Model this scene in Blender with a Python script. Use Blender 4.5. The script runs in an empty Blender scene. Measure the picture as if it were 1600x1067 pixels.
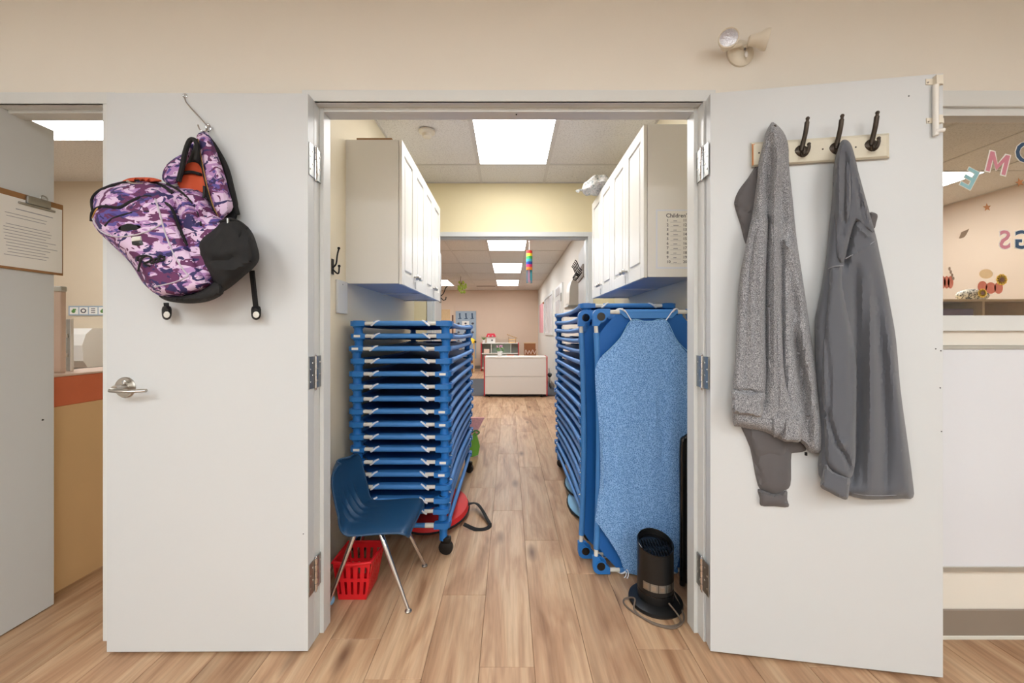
import bpy, bmesh, math, random
from mathutils import Vector, Matrix, geometry
from math import sin, cos, pi, sqrt, radians
random.seed(7)
# ------------------------------------------------------------------ camera, world, exposure
F, CX, CY, CZ = 610.0, 795.0, 520.0, 1.215          # focal length and principal point of a 1600 x 1067 frame
sc = bpy.context.scene
cam = bpy.data.cameras.new('camera'); co = bpy.data.objects.new('camera', cam)
sc.collection.objects.link(co); sc.camera = co
cam.sensor_width = 36; cam.lens = F / 1600 * 36
cam.shift_x = (800 - CX) / 1600; cam.shift_y = -(533.5 - CY) / 1600
cam.clip_start = .05; cam.clip_end = 100
co.location = (0, 0, CZ); co.rotation_euler = (pi / 2, 0, 0)
w = bpy.data.worlds.new('world'); sc.world = w; w.use_nodes = True
w.node_tree.nodes['Background'].inputs[0].default_value = (1, .98, .95, 1)
w.node_tree.nodes['Background'].inputs[1].default_value = .4
sc.view_settings.view_transform = 'Standard'; sc.view_settings.look = 'None'
sc.view_settings.gamma = 1; sc.view_settings.use_curve_mapping = False
sc.view_settings.exposure = 0.0
L_MAIN, L_CLOSET, L_FAR, L_SIDE = 18.5, 11.5, 13.5, 15.0      # strength of the ceiling panels, room by room

def P(px, py, Y): return Vector(((px - CX) / F * Y, Y, CZ - (py - CY) / F * Y))
# ------------------------------------------------------------------ materials
def srgb(c):
    c = tuple(int(c[i:i + 2], 16) / 255 for i in (0, 2, 4)) if isinstance(c, str) else c
    return tuple(x / 12.92 if x <= .04045 else ((x + .055) / 1.055) ** 2.4 for x in c) + (1,)
class NT:
    def __init__(s, name):
        s.m = bpy.data.materials.new(name); s.m.use_nodes = True; s.t = s.m.node_tree
        s.b = s.t.nodes['Principled BSDF']
    def n(s, k, **kw):
        x = s.t.nodes.new(k)
        for a, v in kw.items():
            if a.startswith('i_'): x.inputs[a[2:].replace('_', ' ')].default_value = v
            else: setattr(x, a, v)
        return x
    def l(s, a, b): s.t.links.new(a, b)
    def coord(s, scale=(1, 1, 1), kind='Object', rand=False):
        tc = s.n('ShaderNodeTexCoord'); mp = s.n('ShaderNodeMapping'); mp.inputs['Scale'].default_value = scale
        s.l(tc.outputs[kind], mp.inputs[0])
        if rand:
            oi = s.n('ShaderNodeObjectInfo'); mu = s.n('ShaderNodeMath', operation='MULTIPLY'); mu.inputs[1].default_value = 57.3
            s.l(oi.outputs['Random'], mu.inputs[0]); cb = s.n('ShaderNodeCombineXYZ')
            for i in range(3): s.l(mu.outputs[0], cb.inputs[i])
            s.l(cb.outputs[0], mp.inputs['Location'])
        return mp.outputs[0]
    def noise(s, vec, sc_, det=3, rough=.5, dist=0):
        x = s.n('ShaderNodeTexNoise'); x.inputs['Scale'].default_value = sc_; x.inputs['Detail'].default_value = det
        x.inputs['Roughness'].default_value = rough; x.inputs['Distortion'].default_value = dist
        s.l(vec, x.inputs['Vector']); return x.outputs['Fac']
    def ramp(s, fac, stops, interp='LINEAR'):
        r = s.n('ShaderNodeValToRGB'); r.color_ramp.interpolation = interp; e = r.color_ramp.elements
        while len(e) < len(stops): e.new(.5)
        for q, (p, c) in zip(e, stops): q.position = p; q.color = srgb(c)
        s.l(fac, r.inputs[0]); return r.outputs[0]
    def mix(s, f, a, b, mode='MIX'):
        x = s.n('ShaderNodeMix', data_type='RGBA', blend_type=mode)
        for v, i in ((f, 0), (a, 6), (b, 7)):
            if hasattr(v, 'links') or hasattr(v, 'is_linked'): s.l(v, x.inputs[i])
            else: x.inputs[i].default_value = v
        return x.outputs[2]
    def bump(s, h, strength=.3, dist=.002):
        b = s.n('ShaderNodeBump'); b.inputs['Strength'].default_value = strength; b.inputs['Distance'].default_value = dist
        s.l(h, b.inputs['Height']); s.l(b.outputs[0], s.b.inputs['Normal'])
M = {}
def mat(key, c, rough=.5, metal=0, var=.0, vs=6, bump=0, bs=200, spec=.5, sheen=0, emit=0, bdist=.002, trans=0):
    t = NT(key); b = t.b; b.inputs['Roughness'].default_value = rough; b.inputs['Metallic'].default_value = metal
    b.inputs['Specular IOR Level'].default_value = spec; b.inputs['Base Color'].default_value = srgb(c)
    if var or bump: v = t.coord()
    if var:
        n = t.noise(v, vs, 4); base = srgb(c)
        lo = tuple(x * (1 - var) for x in base[:3]) + (1,); hi = tuple(min(1, x * (1 + var)) for x in base[:3]) + (1,)
        t.l(t.mix(n, lo, hi), b.inputs['Base Color'])
    if bump: t.bump(t.noise(v, bs, 2), bump, bdist)
    if sheen: b.inputs['Sheen Weight'].default_value = sheen
    if emit: b.inputs['Emission Color'].default_value = srgb(c); b.inputs['Emission Strength'].default_value = emit
    if trans: b.inputs['Transmission Weight'].default_value = trans
    M[key] = t.m; return t.m
mat('wall_beige', 'e6e0d5', .75, var=.03, vs=1.2, bump=.08, bs=150)
mat('wall_cream', 'f0e6cd', .75, var=.03, vs=1.5, bump=.08, bs=150)
mat('wall_yellow', 'f0e3bb', .75, var=.03, bump=.08, bs=150)
mat('wall_pink', 'd9c3ae', .75, var=.02, bump=.05, bs=150)
mat('wall_white', 'dedad2', .7)
mat('door_paint', 'd0d3d4', .42, var=.015, vs=2)
mat('frame_paint', 'dadcda', .35)
mat('ceiling_paint', 'dcd6cf', .8)
mat('grid_white', 'd4cfc8', .5)
mat('cab_white', 'e9e7e1', .38)
mat('cab_side', 'e8e6e1', .45)
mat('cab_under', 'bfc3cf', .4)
mat('nickel', 'b9b4ac', .3, 1, bump=.1, bs=90)
mat('chrome', 'd8d8da', .12, 1)
mat('steel', 'a8aaa8', .35, 1, var=.15, vs=30)
mat('bronze', '4a423b', .4, .85)
mat('black_metal', '1c1b1b', .4, .5)
mat('black_plastic', '141415', .38, bump=.05, bs=300)
mat('black_gloss', '0c0c0e', .12)
mat('black_cloth', '161617', .8, bump=.4, bs=500)
mat('lens', 'cfcfd6', .25, .5, var=.3, vs=160, bump=1, bs=160)
mat('blue_plastic', '2474c0', .38, var=.05, vs=20)
mat('blue_fabric', '4384c8', .5, var=.06, vs=15, bump=.15, bs=300)
mat('blue_sling', '1560ac', .55, var=.08, vs=8, bump=.2, bs=300)
mat('blue_dark', '1c4fa0', .45)
mat('white_sleeve', 'dcdad2', .5, var=.12, vs=60)
mat('white_hem', 'e2e6ee', .6)
mat('chair_navy', '1b4468', .42, var=.04, vs=30, bump=.1, bs=400)
mat('red_plastic', 'e01f28', .38)
mat('red_cloth', 'dd2b2d', .6, var=.05, bump=.2, bs=200)
mat('orange_lam', 'dd7650', .5, var=.12, vs=9)
mat('tan_lam', 'e6c18f', .55, var=.05, vs=4)
mat('ledge_top', 'e3c9b8', .5)
mat('paper', 'eceae4', .8)
mat('ink', '5a5a60', .8)
mat('ink_light', '9b9ba2', .8)
mat('hardboard', '9a7148', .6, var=.2, vs=40)
mat('board_cream', 'd6d0bd', .55, var=.05, vs=20)
mat('board_wear', 'c07b45', .6)
mat('base_grey', '8c8074', .5, var=.08, vs=5)
mat('caulk', 'd8d6cc', .5)
mat('whiteboard', 'dfe2e8', .18)
mat('alu', 'c0c0ba', .35, .6)
mat('cream_plastic', 'e2dac9', .45)
mat('yellow_toy', 'f0c928', .5); mat('green_toy', '79b843', .55); mat('pink_card', 'e6a9ac', .7, var=.3, vs=60)
mat('light_blue', '86bde3', .6, var=.08)
mat('wood_light', 'd9b98c', .55, var=.12, vs=25)
mat('wood_brown', 'a36a40', .6, var=.1, vs=20)
mat('red_edge', 'c0343c', .45); mat('red_roof', 'dc3a50', .5)
mat('cabinet_back', 'e2deda', .45)
mat('carpet', '4d4e52', .95, var=.2, vs=60, bump=.5, bs=400)
mat('leaf', '5f8f4c', .6, var=.25, vs=60); mat('leaf_lime', 'a9bd4a', .6, var=.25, vs=60)
mat('flower_pink', 'cf9ab8', .7); mat('pot_white', 'e9e6e4', .4)
mat('poster_blue', '9fb0bf', .7, var=.1, vs=20); mat('poster_pink', 'e6a0a6', .7, var=.4, vs=30)
mat('orange_lining', 'd2542c', .7, var=.1); mat('zip_gold', 'b58a4a', .4, .7); mat('piping_grey', 'c3bcc6', .5)
mat('shelf_in', 'b9c9bd', .7); mat('purple_bin', '6f5a72', .6, var=.2)
mat('teal', '93c3cb', .6); mat('rose', 'cc8594', .6); mat('navy', '34506e', .6); mat('brown_star', 'b0764a', .6)
mat('pumpkin', 'bd6b55', .6, var=.15, vs=40); mat('sunflower', 'e3b44a', .6); mat('leaf_brown', '927b66', .6); mat('seed', '6b4a3a', .7)
mat('hoodie_slate', '5b5e65', .95, var=.05, vs=14, bump=.35, bs=700, sheen=.3, bdist=.001)
mat('hoodie_taupe', '5d5a5b', .95, var=.05, vs=14, bump=.3, bs=700, sheen=.2, bdist=.001)
mat('seam_grey', '8f9197', .9)
mat('cord_grey', '6a5c50', .5)
for k, c in (('rb_red', 'd8322e'), ('rb_orange', 'f08a2c'), ('rb_yellow', 'f5d936'), ('rb_green', '3fa954'), ('rb_cyan', '3aa9b8'), ('rb_blue', '2b3f9c'), ('rb_pink', 'd8326e'), ('rb_tail', '7c98a8')):
    mat(k, c, .7)
def emit(key, c, s):
    t = NT(key); b = t.b; b.inputs['Base Color'].default_value = (.8, .8, .8, 1)
    b.inputs['Emission Color'].default_value = c; b.inputs['Emission Strength'].default_value = s; M[key] = t.m
emit('panel_main', (.93, .975, 1, 1), L_MAIN); emit('panel_closet', (1, .985, .97, 1), L_CLOSET)
emit('panel_far', (.96, .985, 1, 1), L_FAR); emit('panel_side', (.96, .985, 1, 1), L_SIDE)
# window glass: thin, mostly clear
t = NT('glass'); t.t.nodes.remove(t.b); g = t.n('ShaderNodeBsdfGlossy'); g.inputs['Roughness'].default_value = .02
tr = t.n('ShaderNodeBsdfTransparent'); tr.inputs[0].default_value = (.95, .96, .95, 1)
lw = t.n('ShaderNodeLayerWeight'); lw.inputs[0].default_value = .25; fr = t.n('ShaderNodeMath', operation='MULTIPLY_ADD'); t.l(lw.outputs['Facing'], fr.inputs[0]); fr.inputs[1].default_value = .10; fr.inputs[2].default_value = .03; ms = t.n('ShaderNodeMixShader')
t.l(fr.outputs[0], ms.inputs[0]); t.l(tr.outputs[0], ms.inputs[1]); t.l(g.outputs[0], ms.inputs[2])
t.l(ms.outputs[0], t.t.nodes['Material Output'].inputs[0]); M['glass'] = t.m
# wood planks
def wood(key, gaps=False):
    t = NT(key); v = t.coord((1, 1, 1), 'Object', not gaps)
    def sv(s):
        mp = t.n('ShaderNodeMapping'); mp.inputs['Scale'].default_value = s; t.l(v, mp.inputs[0]); return mp.outputs[0]
    broad = t.noise(sv((9, 1.3, 1)), 1, 3, .55, 1.2)
    fine = t.noise(sv((60, 3, 1)), 1, 4, .6, .4)
    col = t.ramp(broad, [(.28, '9c7455'), (.42, 'bc9574'), (.55, 'cca987'), (.72, 'd6b897')])
    f = t.ramp(fine, [(.3, (.78, .76, .74)), (.6, (1, 1, 1))])
    col = t.mix(.6, col, f, 'MULTIPLY')
    kn = t.n('ShaderNodeTexVoronoi'); kn.inputs['Scale'].default_value = 1; t.l(sv((5, 1.6, 1)), kn.inputs['Vector'])
    sel = t.noise(sv((2, .7, 1)), 1.3, 1)
    k1 = t.ramp(kn.outputs['Distance'], [(.03, (1, 1, 1)), (.17, (0, 0, 0))])
    k2 = t.ramp(sel, [(.47, (0, 0, 0)), (.55, (1, 1, 1))])
    km = t.mix(1.0, k1, k2, 'MULTIPLY')
    col = t.mix(km, col, srgb('6d4c38'))
    oi = t.n('ShaderNodeObjectInfo'); tone = t.ramp(oi.outputs['Random'], [(0, (.90, .88, .86)), (.5, (.97, .96, .95)), (1, (1, 1, 1))])
    col = t.mix(1.0, col, tone, 'MULTIPLY')
    t.l(col, t.b.inputs['Base Color']); t.b.inputs['Roughness'].default_value = .42; t.b.inputs['Specular IOR Level'].default_value = .4
    t.bump(fine, .12, .001); M[key] = t.m
wood('plank_wood'); mat('plank_gap', '8a6a50', .8)
# ceiling tile: speckled
t = NT('tile'); v = t.coord((1, 1, 1), 'Object', True); n = t.noise(v, 90, 4, .7)
t.l(t.ramp(n, [(.36, 'cac5be'), (.46, 'e3dfd9'), (.7, 'e9e6e0')]), t.b.inputs['Base Color']); t.b.inputs['Roughness'].default_value = .9
t.bump(n, .4, .003); M['tile'] = t.m
# camouflage cloth
t = NT('camo'); v = t.coord((7, 7, 13.5))
a = t.ramp(t.noise(v, 1.6, 2, .5, 1.2), [(0, 'dcc3df'), (.50, 'b287bb'), (.57, '5a4f96')], 'CONSTANT')
v2 = t.coord((8, 8, 16)); mp = t.n('ShaderNodeMapping'); mp.inputs['Location'].default_value = (13, 5, 7); t.l(v2, mp.inputs[0])
mk = t.ramp(t.noise(mp.outputs[0], 1.5, 2, .5, 1.6), [(0, (0, 0, 0)), (.54, (1, 1, 1))], 'CONSTANT')
mp2 = t.n('ShaderNodeMapping'); mp2.inputs['Location'].default_value = (31, 15, 3); t.l(v2, mp2.inputs[0])
mk2 = t.ramp(t.noise(mp2.outputs[0], 1.8, 2, .5, 1.6), [(0, (0, 0, 0)), (.585, (1, 1, 1))], 'CONSTANT')
c = t.mix(mk, a, srgb('66305c')); c = t.mix(mk2, c, srgb('322b5e'))
t.l(c, t.b.inputs['Base Color']); t.b.inputs['Roughness'].default_value = .75
t.bump(t.noise(t.coord(), 500, 2), .25, .001); M['camo'] = t.m
# heather knit
t = NT('heather'); v = t.coord((1, 1, .6)); n = t.noise(v, 430, 3, .75)
t.l(t.ramp(n, [(.38, '505156'), (.50, '828387'), (.62, 'b8b9bc')]), t.b.inputs['Base Color']); t.b.inputs['Roughness'].default_value = .95
t.bump(n, .35, .001); t.b.inputs['Sheen Weight'].default_value = .2; M['heather'] = t.m
# speckled sheet
t = NT('sheet_print'); v = t.coord(); vo = t.n('ShaderNodeTexVoronoi'); vo.inputs['Scale'].default_value = 210; t.l(v, vo.inputs['Vector'])
n = t.noise(v, 300, 3, .8, .6); mx = t.n('ShaderNodeMath', operation='MULTIPLY'); t.l(vo.outputs['Distance'], mx.inputs[0]); t.l(n, mx.inputs[1])
t.l(t.ramp(mx.outputs[0], [(.05, '1d4688'), (.15, '4c7fc0'), (.32, '8db9e8')]), t.b.inputs['Base Color']); t.b.inputs['Roughness'].default_value = .85
t.bump(t.noise(v, 30, 3), .3, .004); M['sheet_print'] = t.m
# clear floral wrap
t = NT('wrap'); v = t.coord(); n = t.noise(v, 35, 4, .7, 1)
t.l(t.ramp(n, [(.35, '8f9a9c'), (.47, 'd5d6d2'), (.55, 'efeeea'), (.66, 'c8b9b2')]), t.b.inputs['Base Color']); t.b.inputs['Roughness'].default_value = .25
t.bump(n, .8, .01); M['wrap'] = t.m
t = NT('garland'); v = t.coord(); n = t.noise(v, 45, 2, .7, 1)
t.l(t.ramp(n, [(.45, '3a3330'), (.5, 'e0d8c8')]), t.b.inputs['Base Color']); M['garland'] = t.m
# ------------------------------------------------------------------ mesh builder
class MB:
    def __init__(s): s.v = []; s.f = []; s.sm = []
    def add(s, vs, fs, smooth=False):
        o = len(s.v); s.v += [tuple(x) for x in vs]; s.f += [[i + o for i in f] for f in fs]; s.sm += [smooth] * len(fs); return s
    def box(s, x0, x1, y0, y1, z0, z1, b=0, seg=1, T=None):
        if b <= 0:
            vs = [(x, y, z) for z in (z0, z1) for y in (y0, y1) for x in (x0, x1)]
            fs = [(0, 2, 3, 1), (4, 5, 7, 6), (0, 1, 5, 4), (2, 6, 7, 3), (0, 4, 6, 2), (1, 3, 7, 5)]
        else:
            bm = bmesh.new(); bmesh.ops.create_cube(bm, size=1)
            for v in bm.verts: v.co = Vector((x0 + (v.co.x + .5) * (x1 - x0), y0 + (v.co.y + .5) * (y1 - y0), z0 + (v.co.z + .5) * (z1 - z0)))
            bmesh.ops.bevel(bm, geom=bm.edges[:], offset=min(b, .49 * min(abs(x1 - x0), abs(y1 - y0), abs(z1 - z0))), segments=seg, profile=.5, affect='EDGES')
            bm.verts.index_update(); vs = [v.co.copy() for v in bm.verts]; fs = [[v.index for v in f.verts] for f in bm.faces]; bm.free()
        if T: vs = [T @ Vector(v) for v in vs]
        return s.add(vs, fs, seg > 1)
    def tube(s, pts, r, n=10, cap=True, closed=False, flat=None):
        pts = [Vector(p) for p in pts]; N = len(pts); rs = r if isinstance(r, (list, tuple)) else [r] * N
        vs = []; prev = None
        for i, p in enumerate(pts):
            if closed: d = pts[(i + 1) % N] - pts[i - 1]
            else: d = pts[min(i + 1, N - 1)] - pts[max(i - 1, 0)]
            d.normalize()
            if prev is None:
                a = Vector((0, 0, 1)) if abs(d.z) < .9 else Vector((1, 0, 0)); u = d.cross(a).normalized()
            else:
                u = prev - d * prev.dot(d)
                u = u.normalized() if u.length > 1e-6 else d.orthogonal().normalized()
            prev = u; w_ = d.cross(u)
            for k in range(n):
                t_ = 2 * pi * k / n; vs.append(p + (u * cos(t_) + w_ * sin(t_) * (flat or 1)) * rs[i])
        fs = []
        for i in range(N if closed else N - 1):
            j = (i + 1) % N
            for k in range(n): fs.append((i * n + k, i * n + (k + 1) % n, j * n + (k + 1) % n, j * n + k))
        if cap and not closed: fs += [tuple(range(n))[::-1], tuple(range((N - 1) * n, N * n))]
        return s.add(vs, fs, True)
    def lathe(s, prof, c=(0, 0, 0), axis='z', n=24, T=None):
        vs = []; fs = []
        for r, h in prof:
            for k in range(n):
                a = 2 * pi * k / n; x, y = r * cos(a), r * sin(a)
                p = {'z': (x, y, h), 'y': (x, h, y), 'x': (h, x, y)}[axis]
                vs.append(Vector(p) + Vector(c))
        for i in range(len(prof) - 1):
            for k in range(n): fs.append((i * n + k, i * n + (k + 1) % n, (i + 1) * n + (k + 1) % n, (i + 1) * n + k))
        if prof[0][0] > 1e-5: fs.append(tuple(range(n))[::-1])
        if prof[-1][0] > 1e-5: fs.append(tuple(range((len(prof) - 1) * n, len(prof) * n)))
        if T: vs = [T @ v for v in vs]
        return s.add(vs, fs, True)
    def ball(s, c, r, n=14, sq=(1, 1, 1)):
        m = n // 2; prof = [(r * sin(pi * i / m), -r * cos(pi * i / m)) for i in range(m + 1)]
        T = Matrix.Translation(c) @ Matrix.Diagonal((*sq, 1)); return s.lathe(prof, (0, 0, 0), 'z', n, T)
    def prism(s, poly, f0, f1, smooth=False):
        n = len(poly); s.add([f0(*p) for p in poly] + [f1(*p) for p in poly],
              [tuple(range(n))[::-1], tuple(range(n, 2 * n))] + [(i, (i + 1) % n, n + (i + 1) % n, n + i) for i in range(n)], smooth); return s
    def grid(s, fn, nu, nv, closed=False, smooth=True):
        vs = [fn(i / nu, j / nv) for i in range(nu + 1) for j in range(nv + 1)]
        fs = [(i * (nv + 1) + j, (i + 1) * (nv + 1) + j, (i + 1) * (nv + 1) + j + 1, i * (nv + 1) + j + 1) for i in range(nu) for j in range(nv)]
        return s.add(vs, fs, smooth)
    def mesh(s, name, m):
        me = bpy.data.meshes.new(name); me.from_pydata(s.v, [], s.f); me.materials.append(M[m] if isinstance(m, str) else m)
        bm = bmesh.new(); bm.from_mesh(me); bmesh.ops.remove_doubles(bm, verts=bm.verts, dist=1e-5)
        bmesh.ops.recalc_face_normals(bm, faces=bm.faces); bm.to_mesh(me); bm.free()
        if any(s.sm):
            me.polygons.foreach_set('use_smooth', [True] * len(me.polygons)); 
            try: me.set_sharp_from_angle(angle=radians(38))
            except Exception: pass
        return me
    def build(s, name, m, parent=None, loc=None):
        """world-coordinate vertices; the object's origin sits on its parent's, or at loc"""
        o0 = Vector(loc) if loc is not None else (WL(parent) if parent else Vector((0, 0, 0)))
        if o0.length: s.v = [tuple(Vector(v) - o0) for v in s.v]
        o = bpy.data.objects.new(name, s.mesh(name, m)); sc.collection.objects.link(o)
        if parent: o.parent = parent
        else: o.location = o0
        return o
def WL(o):
    v = Vector((0, 0, 0))
    while o: v = v + o.location; o = o.parent
    return v
def bx(*a, **k): return MB().box(*a, **k)
def tag(o, label=None, cat=None, group=None, kind=None):
    for k, v in (('label', label), ('category', cat), ('group', group), ('kind', kind)):
        if v: o[k] = v
    return o
def thing(name, loc, label, cat, group=None):
    o = bpy.data.objects.new(name, None); sc.collection.objects.link(o); o.location = loc; o.empty_display_size = .05
    return tag(o, label, cat, group)
def struct(o, label=None): o['kind'] = 'structure'; return o
def copy_tree(o, parent=None):
    c = o.copy(); sc.collection.objects.link(c)
    if parent: c.parent = parent
    for ch in list(o.children): copy_tree(ch, c)
    return c
def text_mb(s, size, fn, depth=.001, bold=0, align='CENTER'):
    """lettering as a mesh; fn maps (x, y, d) of the flat text to world"""
    cu = bpy.data.curves.new('t', 'FONT'); cu.body = s; cu.size = size; cu.align_x = align; cu.align_y = 'CENTER'; cu.extrude = depth / 2; cu.offset = bold
    cu.resolution_u = 3
    o = bpy.data.objects.new('t', cu); sc.collection.objects.link(o); dg = bpy.context.evaluated_depsgraph_get()
    me = bpy.data.meshes.new_from_object(o.evaluated_get(dg)); mb = MB()
    mb.add([fn(v.co.x, v.co.y, v.co.z + depth / 2) for v in me.vertices], [tuple(p.vertices) for p in me.polygons])
    bpy.data.objects.remove(o); bpy.data.curves.remove(cu); bpy.data.meshes.remove(me); return mb
def catmull(pts, k=4, closed=True):
    n = len(pts); out = []
    for i in range(n if closed else n - 1):
        g = lambda j: Vector(pts[j % n]) if closed else Vector(pts[max(0, min(n - 1, j))])
        p0, p1, p2, p3 = g(i - 1), g(i), g(i + 1), g(i + 2)
        for q in range(k):
            t_ = q / k; out.append(.5 * ((2 * p1) + (p2 - p0) * t_ + (2 * p0 - 5 * p1 + 4 * p2 - p3) * t_ ** 2 + (3 * p1 - p0 - 3 * p2 + p3) * t_ ** 3))
    if not closed: out.append(Vector(pts[-1]))
    return out
def dseg(p, a, b):
    ab = b - a; t_ = max(0, min(1, (p - a).dot(ab) / max(ab.length_squared, 1e-9))); return (p - a - ab * t_).length
def inside(p, poly):
    c = False; j = len(poly) - 1
    for i in range(len(poly)):
        a, b = poly[i], poly[j]
        if (a.y > p.y) != (b.y > p.y) and p.x < (b.x - a.x) * (p.y - a.y) / (b.y - a.y) + a.x: c = not c
        j = i
    return c
HT = {}
def foldsum(q, fl, d, rnd):
    h = 0
    for pl, w_, hh in fl:
        best = 1e9; bi = 0; m_ = len(pl) - 1
        for i in range(m_):
            ab = pl[i + 1] - pl[i]; t_ = max(0, min(1, (q - pl[i]).dot(ab) / max(ab.length_squared, 1e-9))); e = (q - pl[i] - ab * t_).length
            if e < best: best = e; bi = (i + t_) / m_
        if best < 4 * w_: h += 1.45 * hh * math.exp(-(best / w_) ** 2) * min(1, d / (rnd * .35)) * sin(pi * min(1, max(0, .06 + .88 * bi))) ** .6
    return h
def puff(name, outline, mp, off, thick, m, parent, rnd=20, step=6, folds=(), smooth=3, wrk=0):
    """cushion-shaped piece: outline (2-D), mp(u, v, height) -> world; folds = [(polyline, width, height)]"""
    poly = catmull(outline, smooth) if smooth > 1 else [Vector(p) for p in outline]
    xs = [p.x for p in poly]; ys = [p.y for p in poly]; pts = list(poly); rr = random.Random(3)
    y = min(ys) + step / 2
    while y < max(ys):
        x = min(xs) + step / 2
        while x < max(xs):
            q = Vector((x + rr.uniform(-.2, .2) * step, y + rr.uniform(-.2, .2) * step))
            if inside(q, poly) and min(dseg(q, poly[i - 1], poly[i]) for i in range(len(poly))) > step * .45: pts.append(q)
            x += step
        y += step
    n = len(poly); r = geometry.delaunay_2d_cdt(pts, [(i, (i + 1) % n) for i in range(n)], [list(range(n))], 1, 1e-4)
    vv, ff = r[0], r[2]
    fl = [([Vector(a) for a in catmull(pl, 4, False)], w_, h) for pl, w_, h in folds]
    top = []; bot = []
    for q in vv:
        d = min(dseg(q, poly[i - 1], poly[i]) for i in range(n)); k = min(d / rnd, 1); h = thick * sqrt(max(0, 1 - (1 - k) ** 2))
        h += foldsum(q, fl, d, rnd)
        if wrk: h += wrk * min(1, d / (rnd * .5)) * (sin(q.x * .23 + 2 * sin(q.y * .05)) + .6 * sin(q.y * .13 + q.x * .07))
        top.append(mp(q.x, q.y, off + max(h, 0 if d < 1e-3 else .0006))); bot.append(mp(q.x, q.y, off - (.0 if d < 1e-3 else .0005)))
    def hf(x, y):
        q = Vector((x, y))
        if not inside(q, poly): return off
        d = min(dseg(q, poly[i - 1], poly[i]) for i in range(n)); k = min(d / rnd, 1); h = thick * sqrt(max(0, 1 - (1 - k) ** 2))
        return off + h + foldsum(q, fl, d, rnd)
    HT[name] = hf
    mb = MB(); N = len(vv); mb.add(top + bot, [tuple(f) for f in ff] + [tuple(i + N for i in f)[::-1] for f in ff], True)
    return mb.build(name, m, parent)
def spline_tube(pts, r, k=5, n=8, closed=False, **kw): return MB().tube(catmull(pts, k, closed), r, n, closed=closed, **kw)
# ------------------------------------------------------------------ structure: walls
YF, YW = 1.534, 1.556           # face of the door frame, face of the front wall
CE = 2.67
CZL, CZR, YB = -.92, 1.03, 3.80   # storage passage side walls, its back wall
def walls(name, m, boxes):
    mb = MB()
    for b in boxes: mb.box(*b)
    return struct(mb.build(name, m))
WX0, WX1, WZ0, WZ1 = 1.42, 2.70, 1.222, 2.168     # window opening
walls('wall_front', 'wall_beige', [(-3.3, -2.09, YW, 1.63, 0, CE), (-2.09, -1.58, YW, 1.63, 2.16, CE), (-1.58, -.80, YW, 1.63, 0, CE),
      (-.80, .80, YW, 1.63, 2.165, CE), (.80, WX0, YW, 1.63, 0, CE), (WX0, WX1, YW, 1.63, 0, WZ0), (WX0, WX1, YW, 1.63, WZ1, CE), (WX1, 3.5, YW, 1.63, 0, CE)])
walls('wall_left', 'wall_beige', [(-3.4, -3.3, -3.6, 1.63, 0, CE)])
walls('wall_right', 'wall_beige', [(3.5, 3.6, -3.6, 1.63, 0, CE)])
walls('wall_back', 'wall_beige', [(-3.4, 3.6, -3.7, -3.6, 0, CE)])
walls('wall_passage_left', 'wall_cream', [(CZL - .1, CZL, 1.63, YB, 0, CE)])
walls('wall_passage_right', 'wall_cream', [(CZR, CZR + .1, 1.63, YB, 0, CE)])
walls('wall_passage_back', 'wall_yellow', [(CZL - .1, -.80, YB, YB + .09, 0, CE), (-.80, .80, YB, YB + .09, 2.19, CE), (.80, CZR + .1, YB, YB + .09, 0, CE)])
walls('wall_far', 'wall_pink', [(-4.7, 1.1, 13.3, 13.4, 0, CE)])
walls('wall_far_right', 'wall_white', [(1.0, 1.1, YB + .09, 13.3, 0, CE)])
walls('wall_far_left', 'wall_pink', [(-4.7, -4.6, YB + .09, 13.3, 0, CE)])
mat('wall_side', 'd9cab2', .75, var=.02)
walls('wall_side_room_back', 'wall_side', [(-4.7, CZL - .1, YB - .05, YB + .09, 0, CE)])
walls('wall_side_room_left', 'wall_pink', [(-4.7, -4.6, 1.63, YB - .05, 0, CE)])
walls('wall_next_room_right', 'wall_pink', [(5.0, 5.1, 1.63, 6.5, 0, CE)])
walls('wall_next_room_back', 'wall_pink', [(CZR + .1, 5.1, 6.5, 6.6, 0, CE)])
# ceilings
ceil_f = struct(bx(-3.4, 3.6, -3.7, 1.63, CE, CE + .05).build('ceiling', 'ceiling_paint'))
tile_cache = {}
def ceiling(name, xs, ys, lights, pm, slab):
    c = struct(bx(*slab, CE + .05, CE + .09).build(name, 'ceiling_paint'))
    g = MB()
    for x in xs: g.box(x - .012, x + .012, ys[0], ys[-1], CE, CE + .03)
    for y in ys: g.box(xs[0], xs[-1], y - .012, y + .012, CE + .0005, CE + .03)
    g.build('ceiling_grid', 'grid_white', c)
    for i in range(len(xs) - 1):
        for j in range(len(ys) - 1):
            if (i, j) in lights: continue
            w_, h = xs[i + 1] - xs[i], ys[j + 1] - ys[j]; key = (round(w_, 3), round(h, 3))
            if key not in tile_cache: tile_cache[key] = MB().box(-w_ / 2 + .012, w_ / 2 - .012, -h / 2 + .012, h / 2 - .012, 0, .015).mesh('ceiling_tile', 'tile')
            o = bpy.data.objects.new('ceiling_tile', tile_cache[key]); sc.collection.objects.link(o); o.parent = c
            o.location = ((xs[i] + xs[i + 1]) / 2, (ys[j] + ys[j + 1]) / 2, CE + .006)
    return c
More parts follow.
